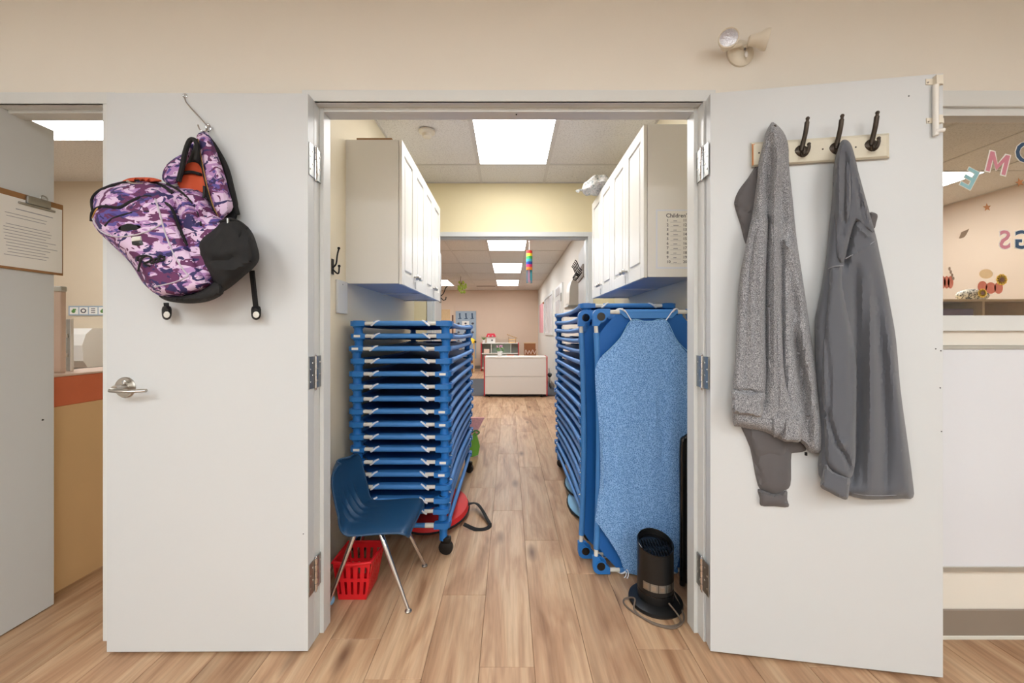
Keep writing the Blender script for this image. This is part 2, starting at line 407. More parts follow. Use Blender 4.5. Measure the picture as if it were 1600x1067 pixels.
def lamp(x0, x1, y0, y1, pm, label, group, z=CE):
    r = thing('ceiling_light', ((x0 + x1) / 2, (y0 + y1) / 2, z), label, 'ceiling light', group)
    bx(x0 + .02, x1 - .02, y0 + .02, y1 - .02, z + .004, z + .014).build('diffuser', pm, r)
    f = MB(); f.box(x0 + .012, x1 - .012, y0 + .012, y0 + .022, z + .002, z + .03); f.box(x0 + .012, x1 - .012, y1 - .022, y1 - .012, z + .002, z + .03)
    f.box(x0 + .012, x0 + .022, y0 + .022, y1 - .022, z + .002, z + .03); f.box(x1 - .022, x1 - .012, y0 + .022, y1 - .022, z + .002, z + .03)
    f.build('frame', 'grid_white', r); return r
cx_ = [-.92, -.268, .342, 1.03]
ceiling('ceiling_passage', cx_, [1.63, 2.17, 3.39, 3.80], {(1, 1)}, None, (CZL - .1, CZR + .1, 1.63, YB + .09))
lamp(-.268, .342, 2.17, 3.39, 'panel_closet', 'large bright ceiling panel light over the storage passage', None)
fx = [-4.6, -3.66, -3.0, -2.34, -1.68, -1.02, -.36, .30, 1.0]; fy = [3.89, 4.37, 5.65, 6.93, 8.18, 9.5, 10.8, 12.1, 13.3]
ceiling('ceiling_far', fx, fy, {(6, 2), (6, 4), (6, 6), (3, 6), (3, 3), (3, 1)}, None, (-4.7, 1.1, YB + .09, 13.4))
for (i, j, lb) in ((6, 2, 'nearest of the three ceiling lights in the far classroom'), (6, 4, 'middle one of the three ceiling lights in the far classroom'),
                   (6, 6, 'furthest of the three ceiling lights in the far classroom'), (3, 6, 'far classroom ceiling light partly hidden by the left wall cabinets'),
                   (3, 3, 'far classroom ceiling light out of view on the left'), (3, 1, 'first far classroom ceiling light out of view on the left')):
    lamp(fx[i], fx[i + 1], fy[j], fy[j + 1], 'panel_far', lb, 'far classroom ceiling lights')
nx = [1.13, 1.9, 2.51, 3.12, 3.73, 4.34, 5.0]; ny = [1.63, 2.3, 3.52, 4.74, 5.96, 6.5]
ceiling('ceiling_next_room', nx, ny, {(4, 2), (2, 2)}, None, (CZR + .1, 5.1, 1.63, 6.6))
lamp(3.73, 4.34, 3.52, 4.74, 'panel_side', 'ceiling light seen through the lettered window', 'ceiling lights of the room behind the window')
lamp(2.51, 3.12, 3.52, 4.74, 'panel_side', 'ceiling light of the window room hidden behind the open right door', 'ceiling lights of the room behind the window')
struct(bx(-4.7, CZL - .1, 1.63, YB + .09, CE + .05, CE + .09).build('ceiling_side_room', 'ceiling_paint'))
struct(bx(-4.6, CZL - .1, 1.63, YB - .05, CE, CE + .05).build('ceiling_side_room_board', 'tile'))
lamp(-3.9, -2.7, 2.30, 2.91, 'panel_side', 'ceiling light seen in the gap left of the backpack door', None, CE - .032)
for (x, y, wh_) in ((-1.9, -.7, 'near the left side wall, closest row'), (0, -.7, 'just behind the camera'), (1.9, -.7, 'near the right side wall, closest row'), (-1.9, -2.8, 'in the rear row on the left'), (0, -2.8, 'in the middle of the rear row'), (1.9, -2.8, 'in the rear row on the right')):
    lamp(x - .6, x + .6, y - .3, y + .3, 'panel_main', 'unseen ceiling panel added to light the front room, ' + wh_, 'added front room lights', CE - .03)  # unseen panels behind the camera, added to light the front wall and doors
# floors
floor = struct(MB().box(-3.4, 3.6, -3.7, 1.60, -.05, -.004).box(-4.7, 5.1, 1.60, 13.4, -.05, -.004).build('floor', 'plank_gap'))
pl_cache = {}
offs = {-2: 2.62, -1: 1.81, 0: 1.42, 1: 2.287, 2: 1.968, 3: 2.75, -3: 1.55, -4: 2.25}
LP = 1.25
def plank(x0, x1, y0, y1):
    w_, h = x1 - x0, y1 - y0
    key = (round(w_, 3), round(h, 3))
    if key not in pl_cache: pl_cache[key] = MB().box(-w_ / 2 + .0007, w_ / 2 - .0007, -h / 2 + .0007, h / 2 - .0007, -.01, 0, b=.0009).mesh('plank', 'plank_wood')
    o = bpy.data.objects.new('plank', pl_cache[key]); sc.collection.objects.link(o); o.parent = floor; o.location = ((x0 + x1) / 2, (y0 + y1) / 2, 0)
for k in range(-14, 15):
    x0 = -.107 + .2 * k; x1 = x0 + .2
    off = offs.get(k, 1.1 + (k * .47) % 1.25)
    ymax = 9.0 if -4 <= k <= 5 else (3.3 if k < 0 else 1.7)
    y = off - LP * math.ceil((off - .75) / LP) 
    while y < ymax:
        plank(x0, x1, y, y + LP); y += LP
# floor beyond the planks that can be told apart
struct(bx(-4.6, -.907, 4.0, 13.3, -.004, -.0015).build('floor_far_left', 'plank_wood'))
struct(bx(-.907, 1.0, 10.4, 13.3, -.004, -.0012).build('floor_far', 'plank_wood'))
struct(bx(1.13, 5.0, 1.70, 6.5, -.004, -.0012).build('floor_next_room', 'plank_wood'))
# ------------------------------------------------------------------ steel door frames
def frame(name, xl, xr, zt, yf, fw=.048, reb=.045, stop=.061, hw=.016, m='frame_paint', back=.02):
    r = struct(bx(xl - fw, xr + fw, yf, yf + .012, zt, zt + .045, b=.002).build(name, m))
    yr, ys = yf + reb, yf + reb + stop
    mb = MB()
    for s, x in ((-1, xl), (1, xr)):
        mb.box(min(x, x + s * fw), max(x, x + s * fw), yf, ys + back, 0, zt, b=.002)
    mb.box(xl - fw, xr + fw, yf + .001, ys + back, zt, zt + .0445)
    mb.build('jamb', m, r)
    st = MB()
    for s, x in ((-1, xl), (1, xr)): st.box(min(x, x - s * hw), max(x, x - s * hw), yr, ys, 0, zt, b=.0015)
    st.box(xl + hw, xr - hw, yr, ys, zt - hw, zt, b=.0015)
    st.build('door_stop', m, r); return r
fr1 = frame('trim_1', -.765, .765, 2.125, YF)
bx(.028, .034, YF + .06, YF + .065, 2.106, 2.1092).build('strike_hole', 'black_plastic', fr1)
fr2 = frame('trim_2', -.745, .77, 2.150, YB - .012, fw=.05)
fr3 = frame('trim_3', -2.075, -1.60, 2.118, YF + .003, back=.02, hw=.012)
# ------------------------------------------------------------------ near doors
D = 1.479
pR0, pR1 = Vector((.7636, 1.479, 0)), Vector((1.518, 1.365, 0))
def map_plane(p0, nrm):
    C = Vector((0, 0, CZ))
    def f(px, py, off=0):
        d = Vector(((px - CX) / F, 1, -(py - CY) / F)); return C + d * (((p0 + nrm * off) - C).dot(nrm) / d.dot(nrm))
    return f
nL = Vector((0, -1, 0)); mL = map_plane(Vector((0, 1.477, 0)), nL)
uR = (pR1 - pR0).normalized(); nR = Vector((uR.y, -uR.x, 0)).normalized()
if nR.y > 0: nR = -nR
mR = map_plane(pR0, nR)
def door(name, p0, p1, nrm, z0=.010, z1=2.122, th=.045):
    mb = MB(); q0, q1 = p0 - nrm * th, p1 - nrm * th
    poly = [(p0.x, p0.y), (p1.x, p1.y), (q1.x, q1.y), (q0.x, q0.y)]
    mb.prism(poly, lambda x, y: (x, y, z0), lambda x, y: (x, y, z1))
    return struct(mb.build(name, 'door_paint', None, (p0.x, p0.y, 0)))
dl = door('door_1', Vector((-.761, D, 0)), Vector((-1.5185, 1.4745, 0)), nL)
dr = door('door_2', pR0, pR1, nR)
def hinge(door_, s, z, h=.115, dark=False):
    x = s * .762; m = 'steel' if not dark else 'nickel'
    b = bx(min(x - s * .0005, x - s * .0035), max(x - s * .0005, x - s * .0035), D + .006, D + .044, z - h / 2, z + h / 2, b=.001)
    o = b.build('hinge', m, door_)
    k = MB()
    for i in range(5):
        zz = z - h / 2 + i * h / 5; k.lathe([(.0065, zz + .0008), (.0065, zz + h / 5 - .0008)], (x - s * .005, YF - .003, 0), 'z', 12)
    k.lathe([(.004, z + h / 2), (.0045, z + h / 2 + .004), (0, z + h / 2 + .009)], (x - s * .005, YF - .003, 0), 'z', 10)
    k.lathe([(0, z - h / 2 - .012), (.004, z - h / 2 - .006), (.004, z - h / 2)], (x - s * .005, YF - .003, 0), 'z', 10)
    k.build('hinge_knuckle', 'chrome', o)
    bx(min(x - s * -.0005, x - s * .0045), max(x - s * -.0005, x - s * .0045), YF + .004, YF + .043, z - h / 2, z + h / 2, b=.001).build('hinge_leaf', m, o)
    sc_ = MB()
    for zz in (-.036, -.012, .012, .036):
        sc_.lathe([(.004, 0), (.0035, .0012), (0, .0014)], (0, 0, 0), 'x', 8, Matrix.Translation((x - s * .004, D + (.016 if zz * 40 % 2 < 1 else .032), z + zz)) @ Matrix.Scale(-s, 4))
        sc_.lathe([(.004, 0), (.0035, .0012), (0, .0014)], (0, 0, 0), 'x', 8, Matrix.Translation((x - s * .005, YF + (.016 if zz * 40 % 2 < 1 else .032), z + zz)) @ Matrix.Scale(-s, 4))
    sc_.build('screw', 'nickel', o)
for z in (1.88, 1.062, .27): hinge(dl, -1, z, .125)
for z in (1.88, 1.062, .27): hinge(dr, 1, z, .125)
# lever handle on the left door
h0 = Vector((-1.448, 1.477, 1.009))
rs = MB().lathe([(.0395, 0), (.0395, -.004), (.036, -.008), (.015, -.009), (.0125, -.016), (.0125, -.045)], h0, 'y', 32).build('door_handle', 'nickel', dl)
MB().tube([h0 + Vector((-.004, -.052, -.004)), h0 + Vector((.03, -.054, -.006)), h0 + Vector((.06, -.05, -.008)), h0 + Vector((.11, -.036, -.007))], [.0115, .0115, .010, .0085], 12, flat=.7).build('lever', 'nickel', rs)
MB().lathe([(.0075, -.045), (.0075, -.0475), (.006, -.0485)], h0 + Vector((.012, .026, .022)), 'y', 16).build('key_cylinder', 'chrome', rs)
for (px, py) in ((474, 834), ): MB().lathe([(.0022, 0), (.002, -.001), (0, -.0012)], mL(px, py, 0), 'y', 8).build('screw_hole', 'ink', dl)
for (px, py) in ((1462, 545), (1470, 548), (1469, 606), (1471, 674), (1420, 150)):
    MB().ball(mR(px, py, 0), .0024, 8).build('scuff_mark', 'ink', dr)
# barrel bolt on the right door
bb = MB()
def Rb(px0, py0, px1, py1, o0, o1, mb, b=.001):
    a = [mR(px0, py0, 0), mR(px1, py0, 0), mR(px1, py1, 0), mR(px0, py1, 0)]
    mb.add([p + nR * o0 for p in a] + [p + nR * o1 for p in a], [(3, 2, 1, 0), (4, 5, 6, 7), (0, 1, 5, 4), (1, 2, 6, 5), (2, 3, 7, 6), (3, 0, 4, 7)])
Rb(1446, 124, 1473, 133, 0, .003, bb); Rb(1447, 185, 1474, 193, 0, .003, bb); Rb(1457, 121, 1467, 135, 0, .016, bb); Rb(1457, 183, 1467, 195, 0, .016, bb)
bolt = bb.build('barrel_bolt', 'cream_plastic', dr)
MB().tube([mR(1462, 133, .009), mR(1462, 212, .009)], .0085, 12).build('bolt_rod', 'cab_white', bolt)
MB().tube([mR(1461, 205, .012), mR(1475, 203, .014)], .007, 10).build('bolt_knob', 'cab_white', bolt)
for (px, py) in ((1450, 129), (1470, 128), (1451, 190), (1470, 189)): MB().ball(mR(px, py, .003), .0032, 8).build('screw', 'nickel', bolt)
# ------------------------------------------------------------------ left gap: door leaf with clipboard, side room
d3 = struct(bx(-2.07, -2.03, .98, 1.744, .004, 2.118, b=.002).build('door_3', 'door_paint'))
MB().lathe([(.004, 0), (.003, .003), (0, .004)], (-2.03, 1.70, 1.215 - 136 / 610 * 1.70), 'x', 10).build('screw_hole', 'black_plastic', d3)
cb = thing('clipboard', (-2.027, 1.62, 1.474), 'brown clipboard with a filled-in sheet hanging on the white door edge at far left', 'clipboard')
bx(-2.027, -2.022, 1.535, 1.772, 1.474, 1.794, b=.001).build('board', 'hardboard', cb)
pp = bx(-2.0215, -2.0205, 1.52, 1.766, 1.484, 1.770).build('paper', 'paper', cb)
ln = MB()
for i in range(13):
    z = 1.70 - i * .0125 - (.02 if i > 1 else 0); a = 1.56 + random.uniform(0, .015); e = 1.735 + random.uniform(-.035, .015)
    ln.box(-2.0204, -2.0202, a, e, z, z + .0022)
ln.box(-2.0204, -2.0202, 1.60, 1.73, 1.722, 1.7255)
ln.build('writing', 'ink_light', cb)
cl = MB(); cl.box(-2.0205, -2.012, 1.605, 1.735, 1.748, 1.757, b=.002); cl.box(-2.020, -2.008, 1.63, 1.715, 1.757, 1.790, b=.004, seg=2)
clp = cl.build('clip', 'steel', cb)
MB().tube([(-2.012, 1.69 + .012 * cos(a), 1.795 + .012 * sin(a)) for a in [i * pi / 8 for i in range(16)]], .003, 6, closed=True).build('clip_ring', 'steel', clp)
# half wall with orange ledge
hw_ = thing('half_wall', (-2.2, 2.4, 0), 'tan half wall with an orange edged ledge left of the backpack door', 'half wall')
bx(-2.34, -2.12, 1.66, 3.4, 0, .87).build('panel', 'tan_lam', hw_)
bx(-2.36, -2.115, 1.655, 3.41, .868, 1.008, b=.003).build('edge_band', 'orange_lam', hw_)
bx(-2.365, -2.112, 1.65, 3.415, 1.008, 1.018, b=.002).build('ledge', 'ledge_top', hw_)
q = P(96, 585, 1.95)
pd = thing('partition_post', (q.x, 1.95, 1.018), 'cream upright post with grey cap standing on the orange ledge', 'post')
bx(-2.29, -2.215, 1.93, 1.955, 1.018, 1.42, b=.003).build('post', 'ledge_top', pd); bx(-2.292, -2.213, 1.928, 1.957, 1.42, 1.446, b=.003).build('cap', 'alu', pd)
rl = thing('metal_rail', (-2.2, 1.99, 1.018), 'short upright metal rail with two catches beside the cream post', 'rail')
bx(-2.270, -2.250, 2.0, 2.012, 1.018, 1.285, b=.002).build('channel', 'steel', rl); bx(-2.2495, -2.243, 2.0, 2.014, 1.018, 1.288, b=.002).build('edge', 'cab_white', rl)
for z in (1.20, 1.10): bx(-2.268, -2.256, 1.992, 2.0, z - .01, z + .01, b=.002).build('catch', 'white_sleeve', rl)
YS = YB - .052
q0, q1 = P(108, 478, YS), P(175, 493, YS)
bd = thing('picture_strip', ((q0.x + q1.x) / 2, YS, q1.z), 'strip of small square step pictures on the side room wall', 'picture strip')
bx(q0.x, q1.x + .1, YS - .006, YS, q1.z, q0.z).build('strip', 'poster_blue', bd)
for i in range(6):
    x = q0.x + .015 + i * .092; c = bx(x, x + .08, YS - .008, YS - .006, q1.z + .012, q0.z - .012).build('picture', 'paper', bd)
    m_ = MB()
    if i % 3 == 1: m_.tube([(x + .04 + .022 * cos(a), YS - .0085, q1.z + .046 + .018 * sin(a)) for a in [j * pi / 6 for j in range(12)]], .005, 6, closed=True)
    elif i % 3 == 0: m_.ball((x + .035, YS - .008, q1.z + .04), .02, 10, (1, .1, .8)).box(x + .03, x + .06, YS - .009, YS - .008, q1.z + .05, q1.z + .065)
    else:
        for k in range(3): m_.box(x + .02, x + .06, YS - .009, YS - .008, q1.z + .025 + k * .018, q1.z + .032 + k * .018)
    m_.build('drawing', ('leaf' if i % 3 == 0 else 'ink'), c)
q0, q1 = P(112, 513, YS), P(172, 571, YS); xm = q1.x
tdp = thing('towel_dispenser', ((q0.x + q1.x) / 2, YS, q1.z), 'white paper towel dispenser on the side room wall above the ledge', 'dispenser')
pts = [(0, 0), (.2, 0), (.235, .06), (.245, .2), (.215, .30), (.16, .355), (0, .355)]
MB().prism(pts, lambda a, b: (q0.x, YS - a, q1.z + b), lambda a, b: (q1.x, YS - a, q1.z + b)).build('body', 'cab_white', tdp)
MB().ball((q0.x + .05, YS - .236, q1.z + .2), .05, 12, (.9, .15, .35)).build('window', 'black_gloss', tdp)
bx(q0.x + .27, q0.x + .285, YS - .249, YS - .235, q1.z + .12, q1.z + .2).build('lock', 'black_plastic', tdp)
bx(q0.x + .02, q1.x - .04, YS - .2, YS - .02, q1.z - .03, q1.z).build('tray', 'steel', tdp)
# ------------------------------------------------------------------ right end of the front wall: window, board, baseboard
wn = struct(MB().box(WX0 - .002, WX1, YF + .006, YW, WZ1 - .058, WZ1 + .004, b=.002).box(WX0 - .002, WX1, YF + .006, YW, WZ0, WZ0 + .062, b=.002)
            .box(WX0 - .002, WX0 + .05, YF + .006, YW, WZ0, WZ1, b=.002).box(WX1 - .05, WX1, YF + .006, YW, WZ0, WZ1, b=.002).build('window_1', 'frame_paint'))
MB().box(WX0 + .03, WX1 - .03, YW, YW + .05, WZ1 - .088, WZ1 - .05).box(WX0 + .03, WX1 - .03, YW, YW + .05, WZ0 + .03, WZ0 + .058).box(WX0, WX0 + .06, YW, YW + .05, WZ0 + .03, WZ1 - .05).box(WX1 - .06, WX1, YW, YW + .05, WZ0 + .03, WZ1 - .05).build('window_stop', 'frame_paint', wn)
bx(WX0 + .06, WX1 - .06, YW + .058, YW + .062, WZ0 + .058, WZ1 - .088).build('pane', 'glass', wn)
YG = YW + .056
struct(bx(.86, 3.5, YW - .008, YW, .0, .117, b=.003).build('baseboard_front', 'base_grey'))
struct(bx(.86, 3.5, YW - .012, YW - .008, .0, .016, b=.002).build('trim_4', 'caulk'))
struct(bx(-3.3, -2.13, YW - .008, YW, .0, .117, b=.003).build('baseboard_front_left', 'base_grey'))
wb = thing('whiteboard', (2.0, YW - .01, .28), 'long whiteboard with a thin metal frame mounted under the window', 'whiteboard')
bx(1.30, 2.9, YW - .012, YW, .292, 1.150).build('board', 'whiteboard', wb)
MB().box(1.28, 2.92, YW - .017, YW, .272, .292, b=.002).box(1.28, 2.92, YW - .017, YW, 1.150, 1.166, b=.002).box(1.28, 1.30, YW - .017, YW, .292, 1.15).box(2.9, 2.92, YW - .017, YW, .292, 1.15).build('frame', 'alu', wb)
# stickers on the window (seen from behind, so mirrored)
def mirrored(s, px, py, size, m, rot, label):
    c = P(px, py, YG)
    f = lambda k: (lambda x, y, d: Vector((c.x - (x * cos(rot) - y * sin(rot)), YG + .001 - d - k, c.z + x * sin(rot) + y * cos(rot))))
    def shape(k, d, off):
        if s != 'M': return text_mb(s, size, f(k), d, off)
        h, w_, a, e = size * .36 + off, size * .36 + off, size * .14 + 2 * off, off
        pts = [(-w_, -h), (-w_, h), (-w_ + a, h), (0, -size * .05 + e), (w_ - a, h), (w_, h), (w_, -h), (w_ - a, -h), (w_ - a, size * .10 - e), (0, -size * .26 - e), (-w_ + a, size * .10 - e), (-w_ + a, -h)]
        return MB().prism(pts, lambda x, y: f(k)(x, y, 0), lambda x, y: f(k)(x, y, d))
    o = shape(0, .001, .0045).build('letter_sticker', 'paper', None, c)
    tag(o, label, 'letter', 'letters of the mirrored window greeting')
    shape(.0012, .0006, .0016 if s != 'M' else 0).build('letter_face', m, o)
mirrored('E', 1515, 281, .115, 'teal', radians(28), 'mirrored pale blue letter E on the window pane')
mirrored('M', 1559, 255, .115, 'rose', radians(14), 'mirrored pink letter M on the window pane')
mirrored('O', 1604, 240, .12, 'navy', radians(4), 'mirrored navy letter O cut by the right frame edge')
mirrored('S', 1570, 376, .105, 'rose', 0, 'mirrored pink letter S low on the window pane')
mirrored('G', 1599, 376, .105, 'navy', 0, 'mirrored navy letter G low on the window pane')
def star(px, py, r, label, rot=0):
    c = P(px, py, YG); pts = [((r if i % 2 == 0 else r * .42) * cos(rot + pi / 2 + i * pi / 5), (r if i % 2 == 0 else r * .42) * sin(rot + pi / 2 + i * pi / 5)) for i in range(10)]
    o = MB().prism(pts, lambda a, b: (c.x + a, YG, c.z + b), lambda a, b: (c.x + a, YG - .001, c.z + b)).build('star_sticker', 'brown_star', None, c)
    tag(o, label, 'sticker', 'star stickers on the window')
star(1542, 324, .017, 'small brown star sticker above the leaf on the window', .1); star(1593, 285, .018, 'brown star sticker under the navy letter O', .3)
c = P(1505, 365, YG); o = MB().prism([(-.018, -.02), (-.008, .006), (.006, .012), (.024, .02), (.012, -.004), (.004, -.014), (-.01, -.02)], lambda a, b: (c.x + a, YG, c.z + b), lambda a, b: (c.x + a, YG - .001, c.z + b)).build('leaf_sticker', 'leaf_brown', None, c)
tag(o, 'brown leaf sticker on the window pane near the open door', 'sticker')
def disc(mb, cx, cz, rx, rz, y, n=14): mb.prism([(rx * cos(2 * pi * i / n), rz * sin(2 * pi * i / n)) for i in range(n)], lambda a, b: (cx + a, y, cz + b), lambda a, b: (cx + a, y - .0006, cz + b))
def px_(px, py): return P(px, py, YG)
t1 = thing('pumpkin_sticker', px_(1480, 441), 'orange pumpkin sticker with sprigs beside the open door edge', 'sticker')
m_ = MB(); [disc(m_, px_(1479 + k, 443).x, px_(0, 441).z, .012, .026, YG) for k in (-6, 0, 6)]; m_.build('pumpkin', 'pumpkin', t1)
m_ = MB(); [disc(m_, px_(1487 + k * 2, 430 - k * 2).x, px_(0, 430 + k * 5).z, .005, .008, YG - .001, 8) for k in (-2, -1, 0, 1)]; m_.build('sprig', 'leaf_brown', t1)
t1 = thing('bouquet_sticker', px_(1550, 445), 'sunflower and pumpkin bouquet sticker on the window', 'sticker')
m_ = MB(); [disc(m_, px_(x, 0).x, px_(0, y).z, rx, .024, YG) for x, y, rx in ((1535, 448, .02), (1548, 450, .022), (1560, 450, .018))]; m_.build('pumpkin', 'pumpkin', t1)
m_ = MB(); disc(m_, px_(1540, 0).x, px_(0, 428).z, .028, .02, YG - .001); m_.build('gourd', 'wood_light', t1)
for (x, y, r) in ((1564, 437, .024), (1534, 458, .019)):
    m_ = MB()
    for a in range(10): disc(m_, px_(x, 0).x + r * .65 * cos(a * pi / 5), px_(0, y).z + r * .65 * sin(a * pi / 5), r * .35, r * .35, YG - .002, 8)
    f_ = m_.build('sunflower', 'sunflower', t1); m_ = MB(); disc(m_, px_(x, 0).x, px_(0, y).z, r * .42, r * .42, YG - .003); m_.build('seed_head', 'seed', f_)
# cubbies in the room behind the window
cu = thing('cubby_shelf', (3.6, 3.2, 0), 'long low beige cubby shelf behind the lettered window', 'shelf')
Yc = 3.4; cz1 = CZ - (471 - CY) / F * Yc
m_ = MB(); m_.box(2.2, 4.9, Yc, Yc + .4, cz1, cz1 + .02); m_.box(2.2, 4.9, Yc + .38, Yc + .4, 0, cz1); m_.box(2.2, 4.9, Yc, Yc + .38, cz1 - .36, cz1 - .34)
for i in range(8): m_.box(2.2 + i * .385, 2.22 + i * .385, Yc, Yc + .38, 0, cz1)
m_.build('carcass', 'wood_light', cu)
for i in (4, 6): tag(bx(2.26 + i * .385, 2.54 + i * .385, Yc + .02, Yc + .3, cz1 - .338, cz1 - .06, b=.01).build('storage_bin', 'purple_bin', None, (2.4 + i * .385, Yc + .1, cz1 - .338)), 'dark purple bin in the cubby ' + ('nearest the open door' if i == 4 else 'at the right frame edge'), 'bin', 'bins in the cubby shelf')
o = MB().ball((4.25, Yc + .18, cz1 + .07), .06, 16, (2.4, 1, 1)).build('leopard_cushion', 'garland', None, (4.25, Yc + .18, cz1 + .02)); tag(o, 'black and cream spotted roll on the cubby shelf', 'cushion')
# ------------------------------------------------------------------ emergency light on the front wall
e0 = P(1158, 78, YW - .01)
em = thing('emergency_light', (e0.x, YW, e0.z), 'cream twin head emergency light on the wall above the right door', 'emergency light')
MB().lathe([(.052, 0), (.052, -.008), (.044, -.016), (.02, -.02)], (e0.x, YW, e0.z - .01), 'y', 28).build('base', 'cream_plastic', em)
def head(cxp, cyp, dirv, Yh):
    c = P(cxp, cyp, Yh); q = dirv.normalized().to_track_quat('Z', 'Y').to_matrix().to_4x4(); T = Matrix.Translation(c) @ q
    h = MB().lathe([(.010, -.055), (.018, -.05), (.024, -.02), (.034, -.004), (.036, .004), (.036, .012), (.033, .013), (.031, .009)], (0, 0, 0), 'z', 28, T).build('lamp_head', 'cream_plastic', em)
    MB().lathe([(.031, .009), (.02, .0125), (0, .0135)], (0, 0, 0), 'z', 24, T).build('lens', 'lens', h)
    return c
c1 = head(1138, 61, Vector((-.35, -1, -.12)), YW - .085); c2 = head(1194, 62, Vector((1, -.35, -.22)), YW - .07)
MB().tube([(e0.x, YW - .015, e0.z), (e0.x - .018, YW - .035, e0.z + .003), (c1.x + .012, YW - .05, c1.z - .01)], .008, 10).tube([(e0.x, YW - .015, e0.z), (e0.x + .025, YW - .035, e0.z + .008), (c2.x - .035, YW - .05, c2.z - .004)], .008, 10).build('arm', 'cream_plastic', em)
MB().ball((e0.x + .006, YW - .026, e0.z - .008), .0045, 8).build('screw', 'ink', em); MB().ball((e0.x + .017, YW - .052, e0.z + .016), .005, 8).build('screw', 'ink', em)
MB().ball((e0.x + .010, YW - .028, e0.z - .030), .007, 10, (1, .6, 2)).build('test_button', 'cab_white', em)
# ------------------------------------------------------------------ coat rack on right door
rk = thing('coat_rack', mR(1281, 240, 0), 'cream wooden coat rack with four bronze hooks on the right door', 'coat rack')
def quadbox(c4, o0, o1, name, m, par, bev=0):
    mb = MB(); a = [mR(x, y, o0) for x, y in c4]
    cxm = sum(x for x, y in c4) / 4; cym = sum(y for x, y in c4) / 4
    b = [mR(x + (bev if x < cxm else -bev), y + (bev * .9 if y < cym else -bev * .9), o1) for x, y in c4]
    c_ = [mR(x, y, o1 - (o1 - o0) * .5) for x, y in c4]
    mb.add(a + c_ + b, [(3, 2, 1, 0), (8, 9, 10, 11)] + [(i, (i + 1) % 4, 4 + (i + 1) % 4, 4 + i) for i in range(4)] + [(4 + i, 4 + (i + 1) % 4, 8 + (i + 1) % 4, 8 + i) for i in range(4)])
    return mb.build(name, m, par)
bdm = quadbox([(1173.5, 223), (1389, 208), (1389.5, 247), (1174, 261)], .001, .018, 'board', 'board_cream', rk, 4)
quadbox([(1175, 225), (1180, 224.5), (1180, 258), (1175, 259)], .010, .0172, 'worn_end', 'board_wear', rk, 1)
for px in (1186, 1285.5, 1337): MB().lathe([(.0032, 0), (.0028, .0012), (0, .0014)], (0, 0, 0), 'z', 8, Matrix.Translation(mR(px, 239 - (px - 1186) * .06, .0178)) @ nR.to_track_quat('Z', 'Y').to_matrix().to_4x4()).build('screw', 'bronze', bdm)
def rhook(px, py):
    h = puff('hook', [(px - 13, py - 2), (px - 6, py - 10), (px + 2, py - 10), (px + 9, py - 6), (px + 8, py + 4), (px, py + 9), (px - 8, py + 6)], mR, .0175, .006, 'bronze', rk, rnd=6, step=4)
    spline_tube([mR(px - 2, py - 1, .022), mR(px + 1, py - 14, .028), mR(px + 5, py - 32, .040), mR(px + 7, py - 46, .046), mR(px + 8, py - 50, .048)], [.0075] * 16 + [.005] * 5, 5, 10).ball(mR(px + 8, py - 52, .048), .0065, 10).build('upper_prong', 'bronze', h)
    spline_tube([mR(px - 2, py + 1, .022), mR(px + 2, py + 6, .034), mR(px + 7, py + 2, .044), mR(px + 10, py - 6, .046), mR(px + 10, py - 10, .046)], .0055, 5, 8).ball(mR(px + 10, py - 12, .046), .006, 10).build('lower_prong', 'bronze', h)
for px, py in ((1202, 250), (1254, 237), (1308, 233), (1363, 228)): rhook(px, py)
# ------------------------------------------------------------------ garments
g0 = mR(1210, 240, .05)
hd = thing('heather_hoodie', (g0.x, g0.y, .9), 'speckled heather grey zip hoodie hanging from leftmost rack hook', 'hoodie')
body1 = [(1208.5, 191), (1223.5, 205), (1231.6, 226), (1233, 259), (1238.5, 310), (1244.5, 370), (1252, 421), (1261, 480), (1266.8, 524), (1273.5, 568), (1277, 595), (1280, 628), (1286, 669), (1285, 704), (1266, 707), (1250, 690), (1224, 689), (1207, 681), (1190, 674), (1157, 667), (1145, 660), (1146, 608), (1148.7, 564), (1152, 514), (1153, 460), (1159, 415), (1166, 388), (1172.5, 352), (1177, 322), (1183, 280), (1185, 256), (1190.5, 232), (1196.5, 208), (1203, 195)]
puff('body', body1, mR, .024, .042, 'heather', hd, rnd=15, step=4.5, folds=[
    ([(1206, 215), (1200, 300), (1196, 420), (1197, 560), (1190, 640)], 6, -.022), ([(1218, 300), (1222, 420), (1221, 560), (1232, 660)], 5, -.020),
    ([(1190, 330), (1176, 450), (1172, 600)], 7, .014), ([(1209, 330), (1210, 480), (1209, 640)], 7, .014), ([(1226, 230), (1224, 300), (1230, 370)], 5, -.012),
    ([(1234, 420), (1246, 520), (1252, 640)], 6, -.016), ([(1236, 500), (1256, 600), (1262, 690)], 5, -.018), ([(1246, 500), (1268, 600), (1274, 690)], 5, .012), ([(1240, 300), (1250, 420), (1262, 520)], 4, .008), ([(1210, 345), (1222, 372), (1246, 405)], 3.5, .006),
    ([(1172, 345), (1190, 338), (1200, 336)], 3, .006), ([(1208, 200), (1214, 250), (1212, 300)], 7, .012), ([(1200, 340), (1206, 380)], 4, -.018), ([(1160, 470), (1156, 600)], 5, .006)])
puff('sleeve', [(1176, 340), (1192, 335), (1200, 345), (1197, 420), (1196, 520), (1196, 612), (1172, 612), (1146, 609), (1149, 560), (1153, 480), (1160, 415), (1168, 370)], mR, .052, .026, 'heather', hd, rnd=9, step=4.5, folds=[([(1182, 360), (1172, 480), (1168, 600)], 3.5, -.014), ([(1192, 380), (1188, 480), (1186, 600)], 4, .006)])
